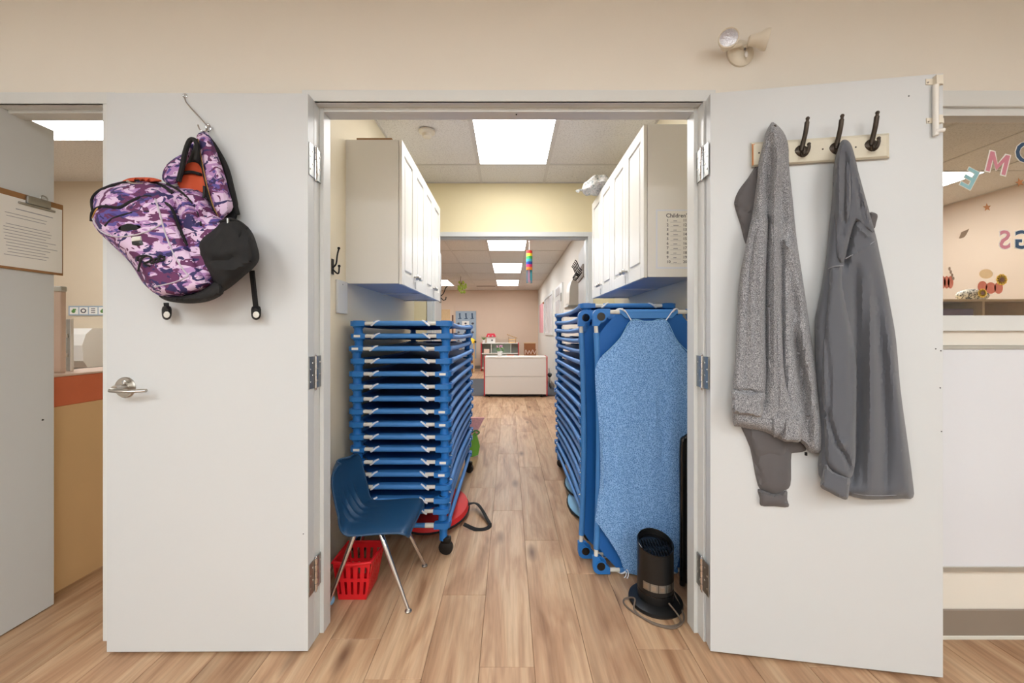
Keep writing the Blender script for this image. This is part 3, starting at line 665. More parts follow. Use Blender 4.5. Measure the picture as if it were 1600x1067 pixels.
puff('cuff', [(1145, 608), (1170, 613), (1195, 613), (1193, 632), (1191, 652), (1168, 649), (1145, 645), (1144, 625)], mR, .056, .030, 'heather', hd, rnd=5, step=4)
puff('sleeve', [(1203, 350), (1215, 352), (1219, 420), (1222, 520), (1228, 600), (1250, 652), (1238, 662), (1218, 680), (1206, 676), (1200, 600), (1199, 480), (1201, 400)], mR, .050, .026, 'heather', hd, rnd=8, step=4.5, folds=[([(1210, 380), (1208, 520), (1215, 650)], 3.5, -.014), ([(1219, 440), (1222, 560), (1232, 650)], 3, .005)])
puff('cuff', [(1226, 652), (1240, 650), (1254, 652), (1253, 672), (1250, 690), (1236, 690), (1222, 688), (1225, 670)], mR, .060, .022, 'heather', hd, rnd=5, step=4)
spline_tube([mR(1267, 600, .064), mR(1272, 622, .064), mR(1276, 640, .06), mR(1270, 648, .06), mR(1260, 650, .062)], .0022, 4, 6).build('pocket_seam', 'hoodie_taupe', hd)
bx(0, .006, 0, .006, 0, .012, T=Matrix.Translation(mR(1259, 712, .04))).build('zip_pull', 'black_metal', hd)
j0 = mR(1190, 700, .02)
jk = thing('taupe_jacket', (j0.x, j0.y, .8), 'dark taupe jacket mostly hidden behind the speckled hoodie, one sleeve hanging out', 'jacket')
puff('body', [(1184.5, 258), (1190, 300), (1186, 350), (1174, 372), (1165, 381), (1157, 352), (1148.5, 325), (1148, 312), (1155, 296), (1168, 279)], mR, .001, .022, 'hoodie_taupe', jk, rnd=12, step=4.5, folds=[([(1150, 320), (1165, 330), (1178, 332)], 4, -.006), ([(1166, 338), (1176, 320)], 4, .006)])
puff('sleeve', [(1157, 655), (1172, 700), (1184, 758), (1196, 768), (1212, 772), (1224, 767), (1235, 758), (1236, 720), (1236, 655), (1200, 640)], mR, .001, .022, 'hoodie_taupe', jk, rnd=14, step=4.5, folds=[([(1172, 690), (1186, 740), (1196, 765)], 3, -.006), ([(1222, 735), (1232, 745)], 4, .004), ([(1205, 700), (1208, 760)], 8, .004)])
puff('cuff', [(1184, 764), (1198, 768), (1212, 772), (1229, 766), (1230, 780), (1232, 792), (1210, 791), (1189, 790), (1187, 778)], mR, .002, .022, 'hoodie_taupe', jk, rnd=8, step=4)
puff('lining', [(1173, 672), (1200, 672), (1226, 690), (1225, 711), (1202, 711), (1181, 710)], mR, .022, .010, 'hoodie_taupe', jk, rnd=8, step=5)
puff('hem', [(1222, 685), (1255, 688), (1259, 704), (1238, 708), (1224, 712)], mR, .002, .015, 'hoodie_taupe', jk, rnd=7, step=5)
sh0 = mR(1340, 400, .04)
sw = thing('slate_sweatshirt', (sh0.x, sh0.y, .9), 'plain slate grey sweatshirt hanging on the third rack hook', 'sweatshirt')
body2 = [(1319.5, 219), (1328, 225), (1333.6, 241), (1342, 271), (1351, 304), (1360, 337), (1369, 370), (1373.5, 391), (1384, 439), (1391.5, 480), (1400, 530), (1407, 608), (1417, 682), (1426, 750), (1427, 777), (1410, 779), (1390, 780), (1353, 780), (1326, 774), (1300, 764), (1279, 741), (1281, 690), (1280, 649), (1275, 581), (1273.5, 541), (1273.5, 500), (1277.5, 480), (1283.5, 448), (1291, 400), (1295.5, 355), (1300, 310), (1301.5, 274), (1304.5, 250), (1309, 232), (1314, 221)]
puff('body', body2, mR, .020, .046, 'hoodie_slate', sw, rnd=16, step=4, folds=[
    ([(1318, 235), (1312, 300), (1316, 360), (1318, 410)], 6, -.020), ([(1334, 260), (1337, 320), (1328, 370), (1320, 420)], 5, -.022), ([(1326, 250), (1326, 310), (1318, 370)], 6, .010),
    ([(1336, 350), (1352, 365), (1368, 376)], 3, .006), ([(1322, 404), (1345, 392), (1369, 376)], 2.5, .004), ([(1340, 270), (1352, 330), (1362, 362)], 5, .008),
    ([(1338, 420), (1340, 560), (1338, 700), (1330, 760)], 8, -.024), ([(1352, 430), (1360, 560), (1362, 700), (1356, 770)], 12, .012), ([(1366, 430), (1378, 560), (1384, 690), (1384, 770)], 8, -.014), ([(1354, 440), (1350, 600), (1348, 760)], 5, -.010),
    ([(1390, 520), (1406, 640), (1412, 760)], 10, .008)])
puff('sleeve', [(1297, 420), (1306, 417), (1316, 416), (1318, 450), (1328, 500), (1337, 560), (1338, 620), (1337, 682), (1336, 725), (1328, 748), (1308, 742), (1291, 724), (1288, 680), (1286, 640), (1283, 590), (1285, 545), (1289, 500), (1293, 455)], mR, .054, .032, 'hoodie_slate', sw, rnd=10, step=3.3, folds=[([(1292, 640), (1306, 690), (1322, 715), (1330, 740)], 4, -.014), ([(1290, 520), (1296, 600), (1294, 660)], 4, -.008), ([(1322, 440), (1330, 540), (1328, 660)], 5, -.007), ([(1310, 700), (1320, 690)], 5, .006)])
puff('cuff', [(1290, 722), (1302, 736), (1327, 746), (1327, 762), (1324, 780), (1311, 777), (1296, 769), (1282, 760), (1285, 742)], mR, .060, .028, 'hoodie_slate', sw, rnd=6, step=4)
puff('hood', [(1319, 218), (1329, 224), (1336, 245), (1345, 285), (1358, 330), (1366, 362), (1352, 358), (1338, 346), (1328, 370), (1318, 410), (1306, 400), (1304, 340), (1303, 290), (1306, 250), (1311, 228)], mR, .052, .022, 'hoodie_slate', sw, rnd=8, step=3.3, folds=[([(1320, 240), (1324, 300), (1316, 370)], 4, -.012), ([(1335, 270), (1345, 320), (1352, 350)], 4, -.009), ([(1310, 250), (1312, 320), (1318, 360)], 4, .006)])
puff('pocket_flap', [(1358, 332), (1371, 335), (1369, 348), (1366, 357), (1358, 350)], mR, .004, .010, 'hoodie_taupe', sw, rnd=5, step=4)
spline_tube([mR(1327, 769, .046), mR(1355, 774, .062), mR(1390, 774, .058), mR(1424, 771, .045)], .0012, 5, 5).build('hem_stitch', 'seam_grey', sw)
spline_tube([mR(1294, 420, .058), mR(1304, 416, .073), mR(1317, 415, .07)], .0016, 4, 5).build('shoulder_seam', 'seam_grey', sw)
spline_tube([mR(1321, 404, .062), mR(1345, 391, .068), mR(1368, 376, .062)], .0016, 4, 5).build('yoke_seam', 'seam_grey', sw)
# ------------------------------------------------------------------ backpack
def zb(x, y): return (120 + x / 2.735, 130 + y / 2.735)
def Z(l): return [zb(*p) for p in l]
hk = thing('wire_hook', mL(310, 180, 0), 'silver wire hook fixed to the left door above the backpack', 'hook')
spline_tube([mL(*zb(462, 60), .004), mL(*zb(470, 85), .006), mL(*zb(510, 130), .010), mL(*zb(548, 172), .018), mL(*zb(560, 190), .03), mL(*zb(552, 205), .04), mL(*zb(528, 200), .05), mL(*zb(518, 178), .05)], .0024, 6, 8).build('wire', 'chrome', hk)
MB().tube([mL(*zb(462 + 8 * cos(a), 54 + 8 * sin(a)), .003) for a in [i * pi / 6 for i in range(12)]], .0016, 6, closed=True).tube([mL(*zb(562 + 10 * cos(a), 192 + 16 * sin(a)), .012) for a in [i * pi / 6 for i in range(12)]], .002, 6, closed=True).build('eyelet', 'chrome', hk)
MB().tube([mL(*zb(560, 205), .02), mL(*zb(562, 180), .012)], .004, 8).ball(mL(*zb(562, 178), .012), .006, 10).build('screw_peg', 'chrome', hk)
bpk = thing('backpack', mL(275, 400, .08), 'purple and pink camouflage backpack hanging from wire hook on left door', 'backpack')
puff('back_panel', Z([(540, 215), (580, 240), (620, 300), (650, 360), (672, 440), (690, 550), (640, 640), (520, 700), (430, 640), (420, 520), (450, 400), (480, 300)]), mL, .002, .03, 'black_cloth', bpk, rnd=12, step=6)
puff('lining', Z([(430, 430), (450, 370), (480, 340), (520, 345), (545, 400), (550, 460), (480, 470)]), mL, .035, .006, 'orange_lining', bpk, rnd=6, step=5)
puff('main_compartment', Z([(65, 500), (85, 462), (135, 434), (205, 416), (290, 410), (360, 425), (420, 440), (480, 445), (540, 465), (590, 540), (640, 590), (650, 700), (620, 800), (580, 880), (520, 925), (440, 930), (380, 920), (330, 895), (280, 850), (230, 770), (150, 690), (80, 620), (60, 560)]), mL, .012, .115, 'camo', bpk, rnd=26, step=5, wrk=.0015,
     folds=[([zb(330, 425), zb(400, 480), zb(430, 560), zb(470, 700)], 4, -.014), ([zb(430, 450), zb(500, 520), zb(530, 600)], 4, -.012), ([zb(400, 470), zb(470, 530), zb(500, 640)], 7, .010), ([zb(560, 540), zb(540, 620)], 6, -.01)])
puff('top_trim', Z([(180, 430), (215, 408), (270, 402), (330, 405), (365, 418), (330, 424), (270, 422), (215, 428)]), mL, .060, .03, 'orange_lining', bpk, rnd=5, step=4)
puff('front_pocket', Z([(62, 560), (80, 530), (120, 520), (180, 525), (230, 500), (290, 480), (350, 490), (400, 520), (425, 570), (450, 640), (480, 700), (520, 770), (560, 840), (575, 860), (500, 900), (430, 912), (360, 905), (310, 880), (270, 800), (220, 740), (140, 670), (80, 620)]), mL, .100, .048, 'camo', bpk, rnd=16, step=5, wrk=.001,
     folds=[([zb(110, 600), zb(180, 560), zb(300, 545)], 3, -.008), ([zb(345, 510), zb(380, 640), zb(440, 760), zb(480, 820)], 3, .003), ([zb(200, 640), zb(330, 620)], 8, .006)])
def bt(name, l, off, r, m, k=5, on=None):
    if on:
        pts = [zb(p.x, p.y) for p in catmull(l, k, False)]; return MB().tube([mL(x, y, max(HT[o_](x, y) for o_ in on) + off) for x, y in pts], r, 8).build(name, m, bpk)
    return spline_tube([mL(*zb(x, y), o) for (x, y), o in zip(l, off if isinstance(off, (list, tuple)) else [off] * len(l))], r, k, 8).build(name, m, bpk)
bt('zipper', [(64, 590), (70, 550), (110, 528), (180, 532), (235, 505), (290, 485), (350, 494), (400, 530), (430, 600), (455, 660), (472, 695)], .0005, .0058, 'black_cloth', on=('front_pocket',))
bt('zipper_teeth', [(66, 575), (85, 538), (120, 524), (182, 527), (240, 499), (292, 481), (352, 488), (404, 524), (434, 594), (458, 655), (474, 690)], .004, .0019, 'zip_gold', on=('front_pocket',))
bt('zipper', [(70, 545), (66, 500), (90, 465), (140, 442), (210, 424), (300, 418), (370, 440), (410, 470)], .001, .0055, 'black_cloth', on=('main_compartment',))
bt('zipper', [(120, 610), (150, 580), (200, 562), (260, 550), (310, 548)], .0005, .003, 'black_cloth', on=('front_pocket',))
bt('zipper', [(385, 430), (440, 460), (490, 510), (520, 560), (530, 610)], .0, .004, 'black_cloth', on=('main_compartment', 'front_pocket'))
bt('piping', [(68, 580), (100, 630), (160, 655), (240, 650), (310, 630), (365, 600)], .0005, .0024, 'piping_grey', on=('front_pocket',))
bt('piping', [(335, 495), (350, 540), (375, 630), (410, 720), (450, 790), (478, 822)], .0005, .0028, 'piping_grey', on=('front_pocket',))
bt('piping', [(330, 870), (400, 855), (450, 838), (478, 822)], .0005, .0022, 'piping_grey', on=('front_pocket',))
puff('base_panel', Z([(350, 908), (400, 912), (460, 905), (530, 885), (590, 850), (625, 860), (625, 900), (570, 930), (500, 941), (430, 938), (380, 928)]), mL, .10, .045, 'black_cloth', bpk, rnd=9, step=4)
puff('side_pocket', Z([(508, 690), (525, 655), (570, 620), (610, 590), (650, 572), (700, 590), (745, 630), (770, 690), (780, 750), (755, 790), (720, 820), (660, 870), (620, 890), (590, 860), (540, 790), (512, 730)]), mL, .075, .080, 'black_cloth', bpk, rnd=20, step=5, wrk=.002,
     folds=[([zb(530, 740), zb(600, 760), zb(690, 740)], 5, -.01), ([zb(600, 800), zb(680, 790), zb(750, 760)], 4, .008), ([zb(690, 600), zb(720, 680)], 4, -.006)])
bt('pocket_edge', [(508, 690), (530, 640), (580, 605), (640, 585), (690, 590), (730, 620)], .002, .0045, 'black_cloth', on=('side_pocket',))
puff('shoulder_strap', Z([(365, 410), (375, 360), (410, 325), (450, 300), (478, 262), (500, 250), (492, 290), (470, 340), (450, 390), (430, 425), (400, 432)]), mL, .045, .03, 'camo', bpk, rnd=9, step=5)
puff('shoulder_strap', Z([(512, 225), (545, 208), (568, 225), (585, 262), (600, 300), (618, 350), (635, 400), (650, 460), (668, 530), (640, 565), (610, 585), (590, 560), (570, 500), (552, 440), (540, 370), (528, 300)]), mL, .045, .035, 'camo', bpk, rnd=11, step=5, folds=[([zb(590, 330), zb(620, 440), zb(640, 540)], 4, .006)])
bt('strap_edge', [(605, 300), (632, 345), (652, 420), (672, 500), (688, 560)], .03, .008, 'black_cloth')
bt('strap_edge', [(515, 240), (525, 300), (540, 380), (556, 450), (580, 530), (606, 580)], .068, .0032, 'black_cloth')
bt('strap_edge', [(519, 240), (529, 300), (545, 385), (560, 450), (585, 530), (610, 578)], .070, .0014, 'zip_gold')
bt('grab_handle', [(435, 420), (450, 360), (462, 300), (480, 250), (498, 240), (512, 258), (515, 300), (510, 330)], .085, .0078, 'black_cloth')
bt('inner_band', [(450, 385), (490, 380), (530, 390)], .048, .006, 'black_cloth')
for (a, b) in (((382, 938), (384, 985)), ((748, 800), (766, 985))):
    s_ = puff('webbing_strap', Z([(a[0] - 12, a[1]), (a[0] + 12, a[1]), (b[0] + 12, b[1] - 20), (b[0] - 12, b[1] - 20)]), mL, .03, .006, 'black_cloth', bpk, rnd=2, step=5, smooth=1)
    puff('strap_tab', Z([(b[0] - 18, b[1] - 30), (b[0] + 18, b[1] - 30), (b[0] + 20, b[1] + 10), (b[0] + 8, b[1] + 25), (b[0] - 8, b[1] + 25), (b[0] - 20, b[1] + 10)]), mL, .032, .010, 'black_plastic', s_, rnd=3, step=4)
    puff('strap_rivet', [(zb(b[0] + 14 * cos(t_), b[1] + 4 + 14 * sin(t_))) for t_ in [i * pi / 5 for i in range(10)]], mL, .042, .002, 'white_sleeve', s_, rnd=3, step=3, smooth=1)
puff('badge', Z([(232, 655), (275, 652), (278, 672), (234, 676)]), mL, .150, .004, 'white_sleeve', bpk, rnd=2, step=4, smooth=1)
puff('badge_tab', Z([(234, 676), (280, 670), (286, 690), (262, 696), (236, 690)]), mL, .149, .004, 'black_plastic', bpk, rnd=2, step=4, smooth=1)
puff('embroidered_emblem', Z([(175, 618), (215, 600), (250, 605), (275, 612), (252, 628), (215, 632), (190, 630)]), mL, .1545, .003, 'black_cloth', bpk, rnd=2, step=4)
bt('zip_pull', [(645, 578), (646, 600), (648, 612)], .135, .004, 'steel'); bt('zip_pull', [(545, 440), (545, 470), (542, 490)], .09, .0045, 'black_metal'); bt('zip_pull', [(215, 418), (240, 428), (285, 430)], .088, .004, 'nickel')
sg = MB()  # script lettering "Roots"
for st in ([(262, 805), (268, 775), (280, 745), (300, 738), (318, 745), (312, 760), (288, 770), (300, 778), (312, 782)], [(262, 760), (258, 745), (275, 738), (300, 736)],
           [(318, 768), (312, 762), (318, 754), (328, 756), (328, 766), (318, 770)], [(338, 764), (332, 758), (338, 749), (348, 751), (347, 762), (338, 765)],
           [(358, 732), (352, 748), (354, 758), (362, 756)], [(346, 742), (366, 738)], [(376, 740), (366, 744), (374, 750), (370, 756), (360, 758)]):
    sg.tube([mL(*zb(x, y), .1525) for x, y in [tuple(p) for p in catmull(st, 4, False)]], .0032, 6)
sg.build('script_lettering', 'black_cloth', bpk)
# ------------------------------------------------------------------ wall cabinets
def cabinets(side, x_face, xw, ys, z0, z1, descr, group):
    """side = +1: doors face +x (left wall), -1: doors face -x"""
    for u in range(2):
        ya, yb = ys[2 * u], ys[2 * u + 2]; xb = x_face - side * .020
        r = thing('wall_cabinet', ((x_face + xw) / 2, (ya + yb) / 2, z0), ('nearer' if u == 0 else 'farther') + ' white two door wall cabinet on the ' + descr, 'cabinet', group)
        c = MB(); xa, xc = min(xb, xw), max(xb, xw)
        c.box(xa, xc, ya + .0005, ya + .017, z0, z1, b=.001); c.box(xa, xc, yb - .017, yb - .0005, z0, z1, b=.001); c.box(xa, xc, ya + .017, yb - .017, z1 - .017, z1)
        wall_x = (xa, xa + .008) if side > 0 else (xc - .008, xc); c.box(*wall_x, ya + .017, yb - .017, z0 + .02, z1)
        c.build('carcass', 'cab_side', r)
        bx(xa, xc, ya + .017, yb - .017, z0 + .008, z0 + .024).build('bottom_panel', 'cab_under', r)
        for d in range(2):
            a, b = ys[2 * u + d] + .0015, ys[2 * u + d + 1] - .0015
            m_ = MB(); X = lambda v: x_face - side * .018 + side * v
            def B(v0, v1, *r_, **k): m_.box(min(X(v0), X(v1)), max(X(v0), X(v1)), *r_, **k)
            rw = .055
            B(0, .018, a, a + rw, z0 - .004, z1, b=.002); B(0, .018, b - rw, b, z0 - .004, z1, b=.002)
            B(0, .018, a + rw, b - rw, z0 - .004, z0 + rw + .01, b=.002); B(0, .018, a + rw, b - rw, z1 - rw - .01, z1, b=.002)
            dr_ = m_.build('door', 'cab_white', r)
            m_ = MB(); B(.001, .008, a + rw - .004, b - rw + .004, z0 + rw, z1 - rw); B(.006, .0165, a + rw + .016, b - rw - .016, z0 + rw + .03, z1 - rw - .03, b=.007); m_.build('raised_panel', 'cab_white', dr_)
            ky = b - .028 if d == 0 else a + .028; kz = z0 + .075
            prof = [(.006, 0), (.005, .012), (.013, .018), (.0155, .024), (.012, .030), (0, .032)]
            kn = MB().lathe([(r_, side * h) for r_, h in prof], (X(.018), ky, kz), 'x', 16)
            kn.build('knob', 'nickel', dr_)
        bx(min(X(.02), X(.026)), max(X(.02), X(.026)), ys[2 * u + 1] - .004, ys[2 * u + 1] + .008, z0 + .005, z0 + .05, b=.001).build('child_lock', 'cab_white', r)
        if side > 0 or u == 0:
            l = MB(); yy = ys[2 * u + 1]
            l.tube([(X(.03), yy + .028 * cos(t_), z0 + .076 + .014 * sin(t_)) for t_ in [i * pi / 8 for i in range(16)]], .0028, 6, closed=True); l.build('lock_loop', 'chrome', r)
LZ0, LZ1 = 1.493, 2.304
cabinets(1, -.602, CZL, [2.2, 2.51, 2.82, 3.12, 3.43], LZ0, LZ1, 'left wall above the blue cots', 'left wall cabinets')
RZ0, RZ1 = 1.513, 2.325
cabinets(-1, .718, CZR, [2.076, 2.40, 2.72, 3.045, 3.37], RZ0, RZ1, 'right wall above the blue cots', 'right wall cabinets')
o = bx(-.86, -.66, 2.205, 2.50, LZ1 + .0005, LZ1 + .012, b=.001).build('flat_folder', 'hardboard', None, (-.75, 2.35, LZ1)); tag(o, 'thin brown folder lying on top of the left wall cabinets', 'folder')
# class list sheet on the right cabinet's end panel
ns = thing('class_list', (.88, 2.076, 1.57), "laminated sheet headed Children's De with numbered rows on cabinet end", 'notice')
YN = 2.0755
sheet = bx(.790, 1.02, YN - .002, YN, 1.565, 1.862).build('sheet', 'paper', ns)
bx(.782, 1.02, YN - .0008, YN + .0003, 1.556, 1.870).build('laminate', 'white_hem', ns)
text_mb("Children's De", .030, lambda x, y, d: (.835 + x, YN - .002 - d, 1.845 + y - .008), .0005, .0004, 'LEFT').build('heading', 'ink', ns)
for i in range(10):
    z = 1.812 - i * .0245
    text_mb(str(i + 1), .021, lambda x, y, d: (.838 + x, YN - .002 - d, z + y), .0005, .0003, 'LEFT').build('row_number', 'ink', ns)
    text_mb(str(i + 11), .021, lambda x, y, d: (.925 + x, YN - .002 - d, z + y), .0005, .0003, 'LEFT').build('row_number', 'ink', ns)
m_ = MB()
for i in range(10): m_.box(.858, .915, YN - .0026, YN - .002, 1.802 - i * .0245, 1.8032 - i * .0245); m_.box(.874, .874 + random.uniform(.015, .03), YN - .0026, YN - .002, 1.808 - i * .0245, 1.8115 - i * .0245)
m_.build('row_line', 'ink_light', ns)
# bundle on the right cabinets
wbn = thing('wrapped_cushion', (.66, 3.2, RZ1), 'crumpled plastic wrapped pillow on top of the right wall cabinets', 'pillow')
def bun(u, v):
    a, b = (u - .5) * 2, v * 2 * pi; r = .085 * max(0, 1 - abs(a) ** 2.6) ** .5; w_ = 1 + .10 * sin(5 * b + 9 * u) + .07 * sin(11 * u * 2 + b)
    return Vector((.585 + .33 * u + .0, 3.12 + .3 * u * .3 + r * 1.5 * w_ * cos(b), RZ1 + .045 + .035 * sin(pi * u) + r * .8 * w_ * sin(b)))
MB().grid(bun, 26, 28).build('wrapper', 'wrap', wbn)
MB().tube([bun(.03, 0), Vector((.565, 3.11, RZ1 + .03)), Vector((.545, 3.105, RZ1 + .015))], [.018, .012, .022], 8, flat=.5).build('knot', 'wrap', wbn)
# smoke detector
sd0 = Vector((P(667, 205, 2.75).x, 2.75, CE))
sd0 = Vector(((667 - CX) / F * 2.82, 2.82, CE))
sdd = thing('smoke_detector', sd0, 'round off-white smoke detector on the passage ceiling', 'smoke detector')
MB().lathe([(.060, 0), (.058, -.010), (.040, -.018), (.034, -.020)], sd0, 'z', 32).build('base', 'cream_plastic', sdd)
MB().lathe([(.034, -.020), (.032, -.040), (.024, -.046), (.0, -.047)], sd0, 'z', 28).build('chamber', 'cream_plastic', sdd)
# hook and plate on the left passage wall
wh = thing('wall_hook', (CZL, 2.035, 1.55), 'black double coat hook on the left passage wall', 'hook')
bx(CZL, CZL + .004, 2.022, 2.048, 1.52, 1.60, b=.001).build('plate', 'black_metal', wh)
spline_tube([(CZL + .003, 2.035, 1.555), (CZL + .02, 2.035, 1.575), (CZL + .026, 2.035, 1.62), (CZL + .034, 2.035, 1.652)], .0042, 5, 8).ball((CZL + .034, 2.035, 1.656), .0075, 10).build('upper_prong', 'black_metal', wh)
spline_tube([(CZL + .003, 2.035, 1.545), (CZL + .025, 2.035, 1.525), (CZL + .034, 2.035, 1.53), (CZL + .036, 2.035, 1.56)], .0042, 5, 8).ball((CZL + .036, 2.035, 1.563), .0075, 10).build('lower_prong', 'black_metal', wh)
swp = thing('wall_plate', (CZL, 2.13, 1.31), 'grey white cover plate on the left passage wall under the hook', 'wall plate')
bx(CZL, CZL + .012, 2.07, 2.20, 1.32, 1.50, b=.003).build('cover', 'frame_paint', swp); MB().ball((CZL + .0125, 2.135, 1.48), .003, 8).build('screw', 'steel', swp)
# ------------------------------------------------------------------ cots
W2, LC = .28, 1.33      # half width, length
def corner_poly(r=.034, w_=.086):
    pts = [(w_, 0), (w_, .030), (.060, .052), (.040, .066), (.030, w_), (0, w_)]
    arc = [(r - r * cos(a), r - r * sin(a)) for a in [i * pi / 2 / 6 for i in range(7)]]
    return pts + arc
def cot(name='stacking_cot'):
    r = bpy.data.objects.new(name, None); sc.collection.objects.link(r); r.empty_display_size = .05
    t_ = .0115; e = .016
    for sx, sy in ((1, 0), (-1, 0), (1, 1), (-1, 1)):
        T = lambda a, b, z: ((W2 - a) * sx, (b if sy == 0 else LC - b), z)
        m_ = MB(); m_.prism(corner_poly(), lambda a, b: T(a, b, -.013), lambda a, b: T(a, b, .013))
        cxp, cyp = T(.040, .040, 0)[:2]
        m_.lathe([(.0235, -.056), (.0225, -.030), (.026, -.022), (.034, -.013)], (cxp, cyp, 0), 'z', 16)
        for k in range(8):
            a = k * pi / 4; m_.box(-.0015, .0015, .022, .029, -.026, -.013, T=Matrix.Translation((cxp, cyp, 0)) @ Matrix.Rotation(a, 4, 'Z'))
        m_.lathe([(.028, .013), (.027, .0162), (.021, .0162), (.021, .0135)], (cxp, cyp, 0), 'z', 18)
        o = m_.build('corner_leg', 'blue_plastic', r)
        MB().lathe([(.0222, .0160), (.0001, .0158)], (cxp, cyp, 0), 'z', 16).build('leg_socket', 'black_gloss', o)
    bow = lambda v: .019 * 4 * v * (1 - v)
    sag = lambda v: .012 * 4 * v * (1 - v)
    for sy in (0, 1):
        y = e if sy == 0 else LC - e
        MB().tube([(-W2 + .08, y, 0), (W2 - .08, y, 0)], t_ - .001, 12).build('end_rail', 'white_sleeve', r)
        sgn = 1 if sy == 0 else -1
        fb = MB().tube([(-.145, y, .0005), (.145, y, .0005)], t_ + .0022, 14)
        fb.prism([(-.145, 0), (.145, 0), (.115, 1), (-.115, 1)], lambda a, b: (a, y + sgn * (.002 + b * .03), .011), lambda a, b: (a, y + sgn * (.002 + b * .03), .0135))
        fb.build('end_wrap', 'blue_fabric', r)
        for s in (-1, 1):
            hm = MB(); pts = [(s * (.150 - .040 * q), y + .0142 * cos(pi * (1.25 - .95 * q)) * sgn, .0142 * sin(pi * (1.25 - .95 * q)) * 1.0) for q in [i / 6 for i in range(7)]]
            pts = [(a, y - sgn * .0145 * cos(t2), .0145 * sin(t2)) for a, t2 in [(s * (.158 - .042 * q), -.9 + 2.5 * q) for q in [i / 8 for i in range(9)]]]
            hm.tube(pts, .005, 6)
            hm.build('hem_strip', 'white_hem', r)
    for sx in (-1, 1):
        pts = [(sx * (W2 - e - bow(v)), .06 + (LC - .12) * v, -sag(v)) for v in [i / 12 for i in range(13)]]
        MB().tube([pts[0], pts[1]], t_ - .001, 10).build('rail_end', 'white_sleeve', r); MB().tube([pts[-2], pts[-1]], t_ - .001, 10).build('rail_end', 'white_sleeve', r)
        pp_ = [(sx * (W2 - e - bow(v)), .06 + (LC - .12) * v, -sag(v)) for v in [.05 + .9 * i / 14 for i in range(15)]]
        MB().tube(pp_, t_ + .0035, 12).build('side_rail', 'blue_fabric', r)
    def sl(u, v):
        cut = max(0, 1 - min(v, 1 - v) / .09) ; hwid = (W2 - e - bow(v)) * (1 - .38 * cut ** 1.2)
        return Vector(((u - .5) * 2 * hwid, .03 + (LC - .06) * v, .006 - sag(v) - .024 * (4 * u * (1 - u)) * (4 * v * (1 - v)) ** .6))
    m_ = MB().grid(sl, 10, 22); m_.grid(lambda u, v: sl(u, v) - Vector((0, 0, .0025)), 10, 22); m_.build('sling', 'blue_sling', r)
    return r
proto = cot(); used = False
TAGM = bx(-.0005, .034, -.0012, 0, -.0065, .0065).mesh('name_tag', 'paper')
def ordw(i): return ['topmost', 'second', 'third', 'fourth', 'fifth', 'sixth', 'seventh', 'eighth', 'ninth', 'tenth', 'eleventh', 'twelfth', 'thirteenth', 'fourteenth', 'fifteenth', 'sixteenth', 'seventeenth', 'eighteenth'][i]
def place(loc, rot, label, group, nt=None):
    global used
    c = proto if not used else copy_tree(proto); used = True
    c.location = loc; c.rotation_euler = rot; tag(c, label, 'cot', group)
    if nt is not None:
        for s in nt:
            o = bpy.data.objects.new('name_tag', TAGM); sc.collection.objects.link(o); o.parent = c; o.location = (s * .235 - .017, -.0004, 0)
    return c
XL = -.59; YLs = 2.11
tags = {1: (-1,), 2: (-1,), 4: (1,), 7: (1,), 8: (1,), 10: (-1,), 11: (1,), 12: (1,)}
rnd = random.Random(5)
for i in range(16):
    z = 1.266 - .0686 * i if i < 15 else .2455
    lb = ('topmost blue cot of the left stack under the left wall cabinets' if i == 0 else ('bottom cot of the left stack, lying on the wheeled base' if i == 15 else ordw(i) + ' blue cot from the top of the left stack'))
    place((XL - .0006 * i + rnd.uniform(-.005, .005), YLs + rnd.uniform(-.006, .006), z), (0, 0, rnd.uniform(-.006, .006)), lb, 'blue cots stacked on the left', tags.get(i))
XR, YRs = .70, 2.25
for i in range(18):
    z = 1.372 - .0672 * i
    lb = ('topmost blue cot of the right stack under the right wall cabinets' if i == 0 else ('bottom cot of the right stack behind the upright cots' if i == 17 else ordw(i) + ' blue cot from the top of the right stack'))
    place((XR + rnd.uniform(-.006, .006), YRs + rnd.uniform(-.006, .006), z), (0, 0, rnd.uniform(-.006, .006)), lb, 'blue cots stacked on the right')
# two cots stood on end
place((.422 + W2, 1.968, .006), (pi / 2, 0, 0), 'blue cot standing on end under the speckled sheet, in front', 'cots standing on end')
place((.372 + W2, 2.104, .006), (pi / 2, 0, 0), 'blue cot standing on end behind the sheet covered one', 'cots standing on end')
